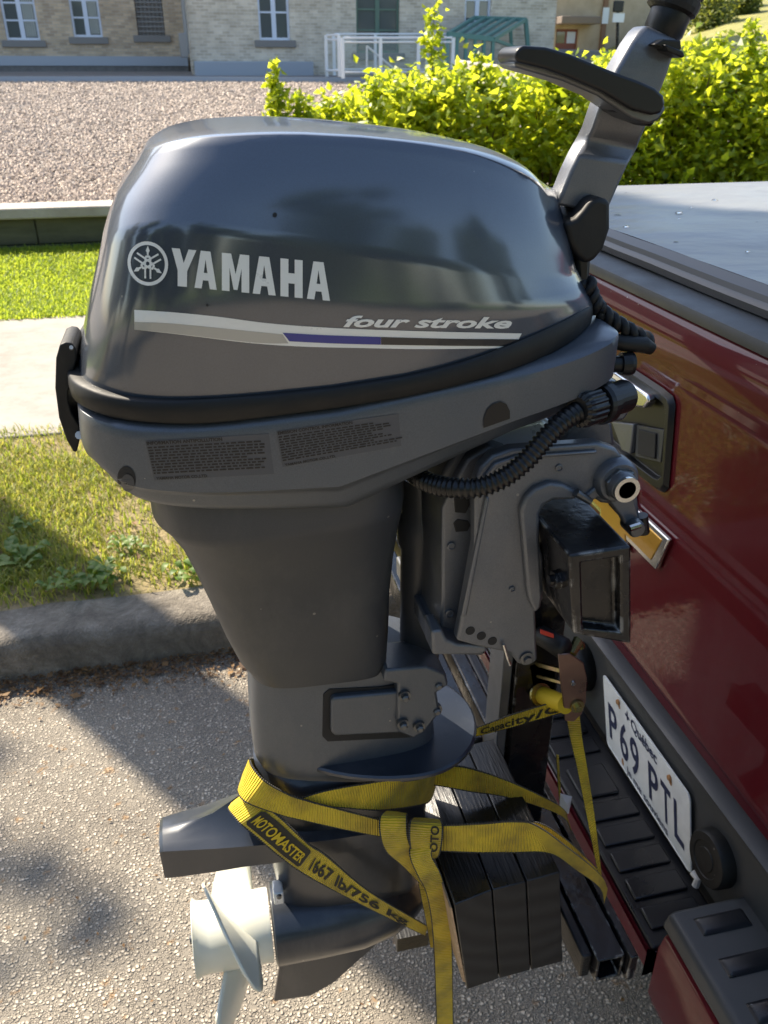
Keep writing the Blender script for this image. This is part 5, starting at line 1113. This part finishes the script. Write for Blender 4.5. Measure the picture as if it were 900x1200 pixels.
for x in (1.70, 4.85):
    for y, d in ((NYs+.01, 1), (FYs-.01, -1)):
        W_ = MB().lathe((x, y, .37), (0, d, 0), [(0, .24), (.0, .34), (.03, .37), (.20, .37), (.235, .34), (.235, .2)], 36).build('wheel', mt['tyre'], tk, smooth=True); autosmooth(W_, 40)
        MB().lathe((x, y-d*.002, .37), (0, d, 0), [(0, .05), (.02, .08), (.03, .19), (.0, .235), (.03, .238), (.06, .238)], 30).build('rim', mt['rim'], W_)
for y0, y1 in ((NYs-.001, NYs+.072), (FYs-.072, FYs+.001)): MB().box((.688, y0, .86), (.735, y1, 1.14)).build('tail_lamp', M('lamp_red', (.35, .01, .01), .15, 0, .8), tk, bevel=.012)
# handle bezel
XB = .690
def yz(px, py, X): p = at(px, py, X=X); return (p.y, p.z)
out = [yz(*p, XB) for p in [(744, 432), (779, 455), (790, 464), (793, 474), (791, 500), (785, 572), (780, 577), (774, 575), (745, 553)]]
ymid = 1.19
def sym(pl): return pl+[(2*ymid-y, z) for y, z in pl[::-1]]
ob = sym(out); cy_ = sum(p[0] for p in ob)/len(ob); cz_ = sum(p[1] for p in ob)/len(ob)
def inset(pl, d): 
    return [(cy_+(y-cy_)*(1-d/.21), cz_+(z-cz_)*(1-d/.085)) for y, z in pl]
i1, i2 = inset(ob, .006), inset(ob, .018)
bz_ = MB().loft([[Vector((XB-.002, y, z)) for y, z in ob], [Vector((XB-.010, y, z)) for y, z in i1], [Vector((XB-.010, y, z)) for y, z in i2], [Vector((XB+.0, y, z)) for y, z in inset(ob, .021)]], False, True).build('handle_bezel', mt['plastic'], tk, bevel=.001)
hp = [yz(*p, XB-.016) for p in [(700, 437), (724, 436), (762, 462), (764, 470), (758, 478), (730, 474), (700, 458)]]
MB().prism([(XB-.022, y, z) for y, z in hp], (.016, 0, 0)).build('handle', mt['chrome'], bz_, bevel=.004, seg=3)
MB().prism([(XB-.006, *yz(*p, XB-.006)) for p in [(746, 498), (778, 504), (774, 542), (744, 535)]], (.004, 0, 0)).build('camera_mount', mt['trim'], bz_, bevel=.001)
MB().prism([(XB-.0095, *yz(*p, XB-.0095)) for p in [(748, 503), (768, 508), (767, 538), (747, 532)]], (.003, 0, 0)).build('camera_lens', mt['dark'], bz_, bevel=.001)
MB().prism([(XB-.012, *yz(*p, XB-.012)) for p in [(716, 494), (742, 497), (738, 532), (728, 528), (722, 510)]], (.010, 0, 0)).build('lock_cover', mt['cast'], bz_, bevel=.002)
# badge
XG = .6885
q = [yz(*p, XG) for p in [(761, 607), (789, 632), (773, 667), (741, 641)]]
yb = 1.165; zm = (q[1][1]+q[2][1])/2
h = (q[1][1]-q[2][1])/2
bar = [(q[1][0], zm+h), (q[2][0], zm-h)]
def bow(s, dz):
    y1, y2 = yb-(yb-q[1][0])*s, yb-(yb-q[2][0])*s; c = .052*s; H_ = h*1.75*dz; hh = h*dz
    return [(y1, zm+hh), (y2+.0, zm-hh), (yb-c, zm-hh), (yb-c-.006, zm-H_), (yb+c-.006, zm-H_), (yb+c, zm-hh), (2*yb-y1, zm-hh), (2*yb-y2, zm+hh), (yb+c, zm+hh), (yb+c+.006, zm+H_), (yb-c+.006, zm+H_), (yb-c, zm+hh)]
bd = MB().prism([(XG-.008, y, z) for y, z in bow(1, 1)], (.008, 0, 0)).build('badge', mt['chrome'], tk, bevel=.002)
MB().prism([(XG-.0095, y, z) for y, z in bow(.90, .72)], (.003, 0, 0)).build('badge_inlay', mt['gold'], bd, bevel=.001)
# a torn yellow tape on the tailgate
MB().prism([(.6893, *yz(*p, .6893)) for p in [(844, 480), (849, 474), (877, 489), (874, 498), (866, 493), (862, 488), (856, 489)]], (.0006, 0, 0)).build('tape_scrap', mt['sticker'], tk)
# bumper
bp_ = thing('bumper', None, None); bp_.parent = tk
PZ, RZ = .350, .440
XL = at(715, 1020, Z=PZ).x-.0
yc0 = .672
yc1 = 1.72
MB().loft([[Vector((x, y, z)) for x, z in [(.688, .365), (.688, .535), (.676, .546), (.668, .548), (.666, .556), (.674, .561), (.70, .561), (.72, .556), (.72, .365)]] for y in (NYs+.06, .5, .8, 1.2, 1.6, FYs-.06)]).build('bumper_top_lip', mt['trim'], bp_, smooth=True); autosmooth(bpy.data.objects['bumper_top_lip'], 35)
MB().box((XL, yc0+.004, PZ-.03), (.6875, yc1-.004, PZ)).build('step_pad', mt['pad'], bp_, bevel=.004)
for k in range(20):
    y = yc0+.03+k*.052
    if k in (5, 6): continue
    MB().box((XL+.012, y, PZ+.0005), (.668, y+.038, PZ+.0055)).build('step_rib', mt['pad'], bp_, bevel=.003, seg=2)
MB().box((XL+.018, yc0+.03+5*.052, PZ+.0005), (.655, yc0+.03+6*.052+.02, PZ+.006)).build('step_rib', mt['pad'], bp_, bevel=.003, seg=2)
def face(y0, y1, ztop, zbot, xo, nm):
    return MB().loft([[Vector((x, y, z)) for x, z in [(xo+.004, ztop), (xo-.004, ztop-.006), (xo-.010, ztop-.03), (xo-.010, zbot+.04), (xo+.0, zbot+.01), (xo+.03, zbot), (xo+.05, zbot), (xo+.05, ztop)]] for y in (y0, y1)]).build(nm, mt['red'], bp_, bevel=.003, seg=2)
face(yc0, yc1, PZ-.008, .305, XL, 'bumper_centre')
for y0, y1 in ((NYs-.01, yc0-.002), (yc1+.002, FYs+.01)):
    face(y0+.012, y1-.012, RZ-.03, .24, XL+.002, 'bumper_end')
    MB().prism([(XL-.002, y0, RZ-.028), (XL+.006, y0, RZ-.004), (XL+.016, y0, RZ), (.76, y0, RZ), (.76, y0, PZ-.05), (XL+.06, y0, PZ-.05), (XL+.05, y0, RZ-.028)], (0, y1-y0, 0)).build('corner_step', mt['trim'], bp_, bevel=.006, seg=3)
    m = int((y1-y0)/.062)
    for k in range(m):
        ya = y0+.022+k*.062
        r_ = MB().hexa([(XL+.032, ya, RZ), (.675, ya, RZ), (.675, ya+.03, RZ), (XL+.032, ya+.03, RZ), (XL+.040, ya+.006, RZ+.005), (.668, ya+.006, RZ+.005), (.668, ya+.024, RZ+.005), (XL+.040, ya+.024, RZ+.005)]).build('step_rib', mt['pad'], bp_, bevel=.0015, seg=1)
MB().box((.700, NYs+.1, .30), (.86, FYs-.1, .52)).build('bumper_mount', mt['dark'], bp_)
# trailer plug cover
p = at(829, 1003, X=.672); MB().lathe((.6875, p.y-.006, p.z), (-1, 0, .06), [(0, .044), (.018, .044), (.023, .041), (.024, .029), (.0225, .028), (.0225, .019), (.024, .018), (.024, .006)], 40).build('plug_cover', mt['rubber'], bp_, smooth=True); autosmooth(bpy.data.objects['plug_cover'], 40)
p = at(700, 775, X=.684); MB().lathe((.6875, p.y+.05, p.z-.05), (-1, 0, .06), [(0, .05), (.03, .05), (.035, .045), (.035, .02)], 32).build('plug_cover', mt['rubber'], bp_, smooth=True)
for px, py, mm in [(688, 768, 'zinc')]: pass
MB().tube([at(812, 1022, X=.672), at(818, 1030, X=.674), at(815, 1038, X=.672)], .006, 8).build('plug_pin', mt['alu'], bp_)
base(bp_, (.62, 1.2, .3))
# licence plate
XPt = .681
pc = [at(px, py, X=XPt) for px, py in [(707, 788.5), (809, 932.5), (810.5, 1026), (712, 871.5)]]
o_, U_, V_ = pc[0], pc[1]-pc[0], pc[3]-pc[0]
nrm = U_.cross(V_).normalized()
if nrm.x > 0: nrm = -nrm
pW, pH = U_.length, V_.length
def pp(u, v, d=0): return o_*(1-u)*(1-v)+pc[1]*u*(1-v)+pc[2]*u*v+pc[3]*(1-u)*v+nrm*d
def rrect(u0, v0, u1, v1, r, asp, n=5):
    out = []
    for cx_, cy2, a0 in ((u1-r, v0+r*asp, -90), (u1-r, v1-r*asp, 0), (u0+r, v1-r*asp, 90), (u0+r, v0+r*asp, 180)):
        for k in range(n+1): a = rad(a0+90*k/n); out.append((cx_+r*math.cos(a), cy2+r*asp*math.sin(a)))
    return out
rr_ = rrect(0, 0, 1, 1, .035, pW/pH); ri = rrect(.016, .032, .984, .968, .025, pW/pH)
MB().loft([[pp(u, v, -.001) for u, v in rr_], [pp(u, v, .0012) for u, v in rr_], [pp(u, v, .0020) for u, v in rrect(.006, .012, .994, .988, .03, pW/pH)], [pp(u, v, .0008) for u, v in ri]]).build('licence_plate', mt['plate'], tk)
lp_ = bpy.data.objects['licence_plate']
def ptext(s, u0, u1, vb, hgt, mat, bold=.0, d=.0016, nm='plate_lettering', asc=.72):
    vv, ff, w_ = text_geo(s, bold); mesh(nm, [pp(u0+(u1-u0)*x, vb-y*hgt/asc, d) for x, y in vv], ff, mat, lp_)
for ch, u0, u1 in (('P', .055, .165), ('6', .20, .305), ('9', .335, .44), ('P', .555, .665), ('T', .695, .80), ('L', .835, .935)): ptext(ch, u0, u1, .80, .50, mt['ink'], .015)
ptext('Québec', .36, .66, .205, .145, mt['ink'], .02); ptext('Je me souviens', .27, .76, .955, .105, mt['ink'], .01)
fl_ = [(0, -.5), (.12, -.2), (.08, 0), (.3, -.1), (.42, .1), (.3, .2), (.12, .12), (.1, .4), (-.1, .4), (-.12, .12), (-.3, .2), (-.42, .1), (-.3, -.1), (-.08, 0), (-.12, -.2)]
MB().add([pp(.315+x*.07, .12+y*.15, .0014) for x, y in fl_], [tuple(range(len(fl_)))]).build('fleur_emblem', mt['ink'], lp_)
for u, v in ((.205, .10), (.80, .13)):
    MB().lathe(pp(u, v, .0012), nrm, [(0, .0055), (.003, .005), (.0035, .003)], 12).build('plate_screw', mt['rust'], lp_)
    st = [(u+.02*math.cos(k*.7)*random.uniform(.7, 1.2), v+.03+.06*math.sin(k*.7)*random.uniform(.7, 1.2)) for k in range(9)]
    MB().add([pp(a, b, .0011) for a, b in st], [tuple(range(9))]).build('rust_stain', mt['rust'], lp_)
st = [(.22+.015*math.cos(k*.7), .9+.05*math.sin(k*.7)) for k in range(9)]; MB().add([pp(a, b, .0011) for a, b in st], [tuple(range(9))]).build('rust_stain', mt['rust'], lp_)
base(tk, (2.8, 1.2, 0))
# drops of dew left on the cover
db = MB()
me_t = bpy.data.objects['tonneau_cover'].data
for i in range(90):
    x = xs_+.05+random.random()**1.4*1.4; y = random.uniform(.5, 2.0); r = random.uniform(.002, .0065); zf = .4
    zc = 1.2455-.008*math.sin(math.pi*(x-xs_-.0245)/1.72)+.001
    rgs = [[Vector((x+r*(1-.35*k*k)*sx_*math.cos(a*math.pi/3), y+r*(1-.35*k*k)*math.sin(a*math.pi/3), zc+r*.45*k-.0005)) for a in range(6)] for k in (0, .6, 1) for sx_ in (1.5,)]
    db.loft(rgs)
tag(db.build('water_drops', mt['water'], smooth=True), kind='stuff')
# ------------------------------------------------------------------ RATCHET STRAP
sp_ = thing('ratchet_strap', 'yellow ratchet strap knotted round the motor leg and hooked to the rack', 'strap')
def ribbon(name, pairs, th=.0016, per=8, parent=sp_, mat=None):
    A = crom([at(*a, Y=Y) for a, b, Y in pairs], per); B = crom([at(*b, Y=Y) for a, b, Y in pairs], per); n = len(A)
    L = [0]
    for i in range(1, n): L.append(L[-1]+((A[i]+B[i])/2-(A[i-1]+B[i-1])/2).length)
    NV = 4; vs = []; uv = []; nr = []
    for i in range(n):
        t = ((A[min(i+1, n-1)]+B[min(i+1, n-1)])-(A[max(i-1, 0)]+B[max(i-1, 0)])); w_ = B[i]-A[i]; m = t.cross(w_).normalized()
        if m.dot(C0-A[i]) < 0: m = -m
        nr.append(m)
    for side in (0, 1):
        for i in range(n):
            for k in range(NV+1):
                v = k/NV; p = A[i].lerp(B[i], v)+nr[i]*(.0007*math.sin(v*math.pi)*math.sin(L[i]*170+k)); vs.append(p-(nr[i]*th if side else Vector((0, 0, 0)))); uv.append((L[i], v))
    W_ = NV+1; fs = [(i*W_+k, i*W_+k+1, (i+1)*W_+k+1, (i+1)*W_+k) for i in range(n-1) for k in range(NV)]; o2 = n*W_
    fs += [tuple(o2+q for q in f[::-1]) for f in fs]
    for i in range(n-1): fs += [(i*W_, (i+1)*W_, o2+(i+1)*W_, o2+i*W_), (i*W_+NV, o2+i*W_+NV, o2+(i+1)*W_+NV, (i+1)*W_+NV)]
    fs += [tuple(range(W_))+tuple(o2+k for k in range(W_))[::-1], tuple((n-1)*W_+k for k in range(W_))+tuple(o2+(n-1)*W_+k for k in range(W_))[::-1]]
    o = mesh(name, vs, fs, mat or mt['web'], parent, smooth=True, uvs=uv); autosmooth(o, 50)
    def pt(s, v, d=.0009):
        f = s*(n-1); i = min(int(f), n-2); u = f-i; return A[i].lerp(A[i+1], u).lerp(B[i].lerp(B[i+1], u), v)+nr[i].lerp(nr[i+1], u)*d
    return o, pt
def rtext(o, pt, s, s0, s1, vb, vt, mat, bold=.02, d=.0012, asc=.72, spacing=1):
    vv, ff, w_ = text_geo(s, bold, 0, spacing); return mesh('strap_lettering', [pt(s0+(s1-s0)*x, vb+(vt-vb)*y/asc, d) for x, y in vv], ff, mat, o)
ribbon('webbing', [((430, 922), (428, 950), .83), ((380, 912), (376, 944), .83), ((320, 896), (310, 930), .81), ((293, 889), (280, 924), .745), ((307, 912), (287, 940), .703), ((336, 930), (330, 956), .694), ((362, 939), (360, 963), .69), ((400, 949), (400, 972), .687), ((446, 961), (446, 981), .684), ((468, 966), (466, 984), .683)])
o, pt = ribbon('webbing', [((330, 915), (320, 950), .81), ((290, 926), (270, 944), .745), ((304, 940), (276, 960), .705), ((328, 957), (297, 979), .693), ((361, 988), (337, 1012), .687), ((383, 1003), (370, 1033), .685), ((433, 1045), (426, 1062), .684), ((502, 1086), (498, 1097), .705)])
MB().add([pt(a, b, .0011) for a, b in [(.36, .14), (.44, .14), (.54, .14), (.61, .14), (.62, .22), (.62, .78), (.61, .86), (.54, .86), (.44, .86), (.36, .86), (.345, .78), (.345, .22)]], [(0, 1, 8, 9), (1, 2, 7, 8), (2, 3, 6, 7), (3, 4, 5, 6), (0, 9, 10, 11)]).build('label_patch', mt['strapink'], o)
rtext(o, pt, 'MOTOMASTER', .362, .606, .70, .32, mt['strapyel'], .02, .0016)
rtext(o, pt, '1667 lb/756 kg', .665, .945, .74, .26, mt['strapink'], .03)
ribbon('webbing', [((352, 936), (352, 946), .697), ((385, 926), (390, 946), .694), ((433, 917), (438, 950), .697), ((472, 911), (470, 948), .712), ((504, 905), (500, 942), .745), ((515, 900), (508, 932), .78)])
ribbon('webbing', [((498, 897), (494, 919), .775), ((520, 897), (518, 922), .765), ((550, 900), (550, 928), .755), ((600, 917), (600, 936), .745), ((652, 942), (657, 956), .735), ((664, 952), (670, 975), .74)])
ribbon('webbing', [((500, 966), (500, 998), .683), ((516, 967), (516, 998), .673), ((560, 965), (560, 1000), .655), ((604, 962), (600, 1000), .645), ((628, 967), (645, 1001), .64), ((665, 993), (675, 1020), .635), ((703, 1024), (703, 1041), .632), ((712, 1040), (708, 1060), .65)])
ribbon('webbing', [((590, 966), (590, 976), .662), ((630, 964), (628, 980), .66), ((665, 985), (660, 1000), .655), ((700, 1018), (698, 1030), .65)])
# knot
ribbon('webbing', [((452, 950), (478, 953), .69), ((445, 958), (477, 958), .674), ((445, 978), (478, 980), .668), ((452, 998), (484, 996), .669), ((472, 1016), (494, 1006), .676), ((496, 1040), (506, 1030), .684)])
o, pt = ribbon('webbing', [((484, 958), (516, 960), .69), ((480, 963), (519, 966), .670), ((479, 980), (519, 982), .664), ((481, 996), (516, 1000), .667), ((485, 1004), (512, 1006), .682)])
rtext(o, pt, 'OTO', .30, .72, .86, .62, mt['strapink'], .03);
o, pt = ribbon('webbing', [((486, 985), (508, 985), .684), ((480, 993), (510, 989), .668), ((481, 1008), (506, 1002), .662), ((490, 1028), (516, 1022), .661), ((499, 1046), (522, 1042), .662), ((505, 1075), (527, 1070), .664), ((508, 1110), (530, 1108), .667), ((510, 1160), (531, 1160), .668), ((512, 1230), (532, 1232), .668), ((513, 1300), (533, 1302), .668)])
ribbon('webbing', [((484, 1010), (496, 1006), .69), ((489, 1030), (502, 1030), .685), ((494, 1055), (508, 1058), .682), ((500, 1085), (512, 1090), .682), ((504, 1110), (514, 1112), .684)])
o, pt = ribbon('webbing', [((548, 857), (548, 866), .80), ((575, 847), (575, 859), .80), ((602, 837), (602, 852), .80), ((655, 821), (660, 835), .80)])
rtext(o, pt, 'Capacity/C', .2, .98, .80, .22, mt['strapink'], .02)
ribbon('webbing', [((663, 838), (680, 838), .79), ((668, 866), (683, 866), .78), ((676, 900), (688, 896), .76), ((688, 960), (697, 955), .72), ((700, 1020), (704, 1015), .68), ((706, 1050), (708, 1050), .67)])
ribbon('webbing', [((652, 885), (655, 885), .84), ((654, 920), (657, 920), .83), ((657, 955), (660, 955), .82)])
# ratchet
rt_ = thing('ratchet', None, None); rt_.parent = sp_
def plate_(pts, Y, th, mat, nm): return MB().prism([at(px, py, Y=Y) for px, py in pts], (0, th, 0)).build(nm, mat, rt_, bevel=.001, seg=1)
plate_([(654, 767), (668, 766), (684, 777), (688, 795), (687, 823), (682, 837), (673, 846), (662, 845), (660, 823), (657, 800)], .775, .0025, mt['copper'], 'side_plate')
plate_([(620, 780), (631, 776), (650, 778), (652, 800), (646, 826), (632, 828), (627, 822)], .835, .0025, mt['zinc'], 'side_plate')
for py, w_ in ((783, 3), (797, 2.2)): a, b = at(630, py-5, Y=.83), at(660, py+3, Y=.778); MB().tube([a, b], .003*w_/2.4, 4).build('cross_bar', mt['zinc'], rt_)
a, b = at(634, 814, Y=.833), at(663, 826, Y=.777); MB().tube([a, b], .0125, 20).build('strap_roll', mt['strapyel'], rt_, smooth=True); autosmooth(bpy.data.objects['strap_roll'])
MB().lathe(at(632, 813, Y=.832), (b-a), [(0, .016), (.003, .017), (.005, .016), (.005, .006)], 20).build('ratchet_wheel', mt['zinc'], rt_)
MB().lathe(at(676, 827, Y=.774), (0, -1, 0), [(0, .010), (.003, .0095), (.003, .005), (.008, .005)], 14).build('axle_end', mt['zinc'], rt_)
MB().lathe(at(671, 800, Y=.7745), (0, -1, 0), [(0, .004), (.003, .003)], 10).build('rivet', mt['steel'], rt_)
a, b = at(630, 742, Y=.825), at(664, 762, Y=.78); MB().tube([a, a.lerp(b, .1), a.lerp(b, .9), b], [.010, .0135, .0145, .011], 16).build('ratchet_handle', mt['rubber'], rt_, smooth=True)
p = at(640, 744, Y=.812); MB().prism([at(634, 738.5, Y=.805), at(649, 744, Y=.793), at(649, 748, Y=.793), at(634, 743, Y=.805)], (0, .003, 0)).build('handle_print', mt['redprint'], rt_)
MB().tube([at(670, 766, Y=.79), at(677, 752, Y=.80), at(682, 758, Y=.80)], [.006, .008, .005], 8).build('wing_nut', mt['zinc'], rt_)
base(rt_, at(660, 830, Y=.80))
base(sp_, at(480, 1100, Y=.7))
# paper scrap caught in the rack
c = at(661, 940, Y=.80); tag(MB().add([c+Vector((-.008, 0, .02)), c+Vector((.014, .004, .004)), c+Vector((.008, -.004, -.022)), c+Vector((-.006, 0, -.018)), c+Vector((.002, -.006, .0))], [(0, 1, 4), (1, 2, 4), (2, 3, 4), (3, 0, 4)]).build('paper_tag', mt['whitemetal']), 'small white paper tag hanging by the yellow strap near the bumper', 'tag')
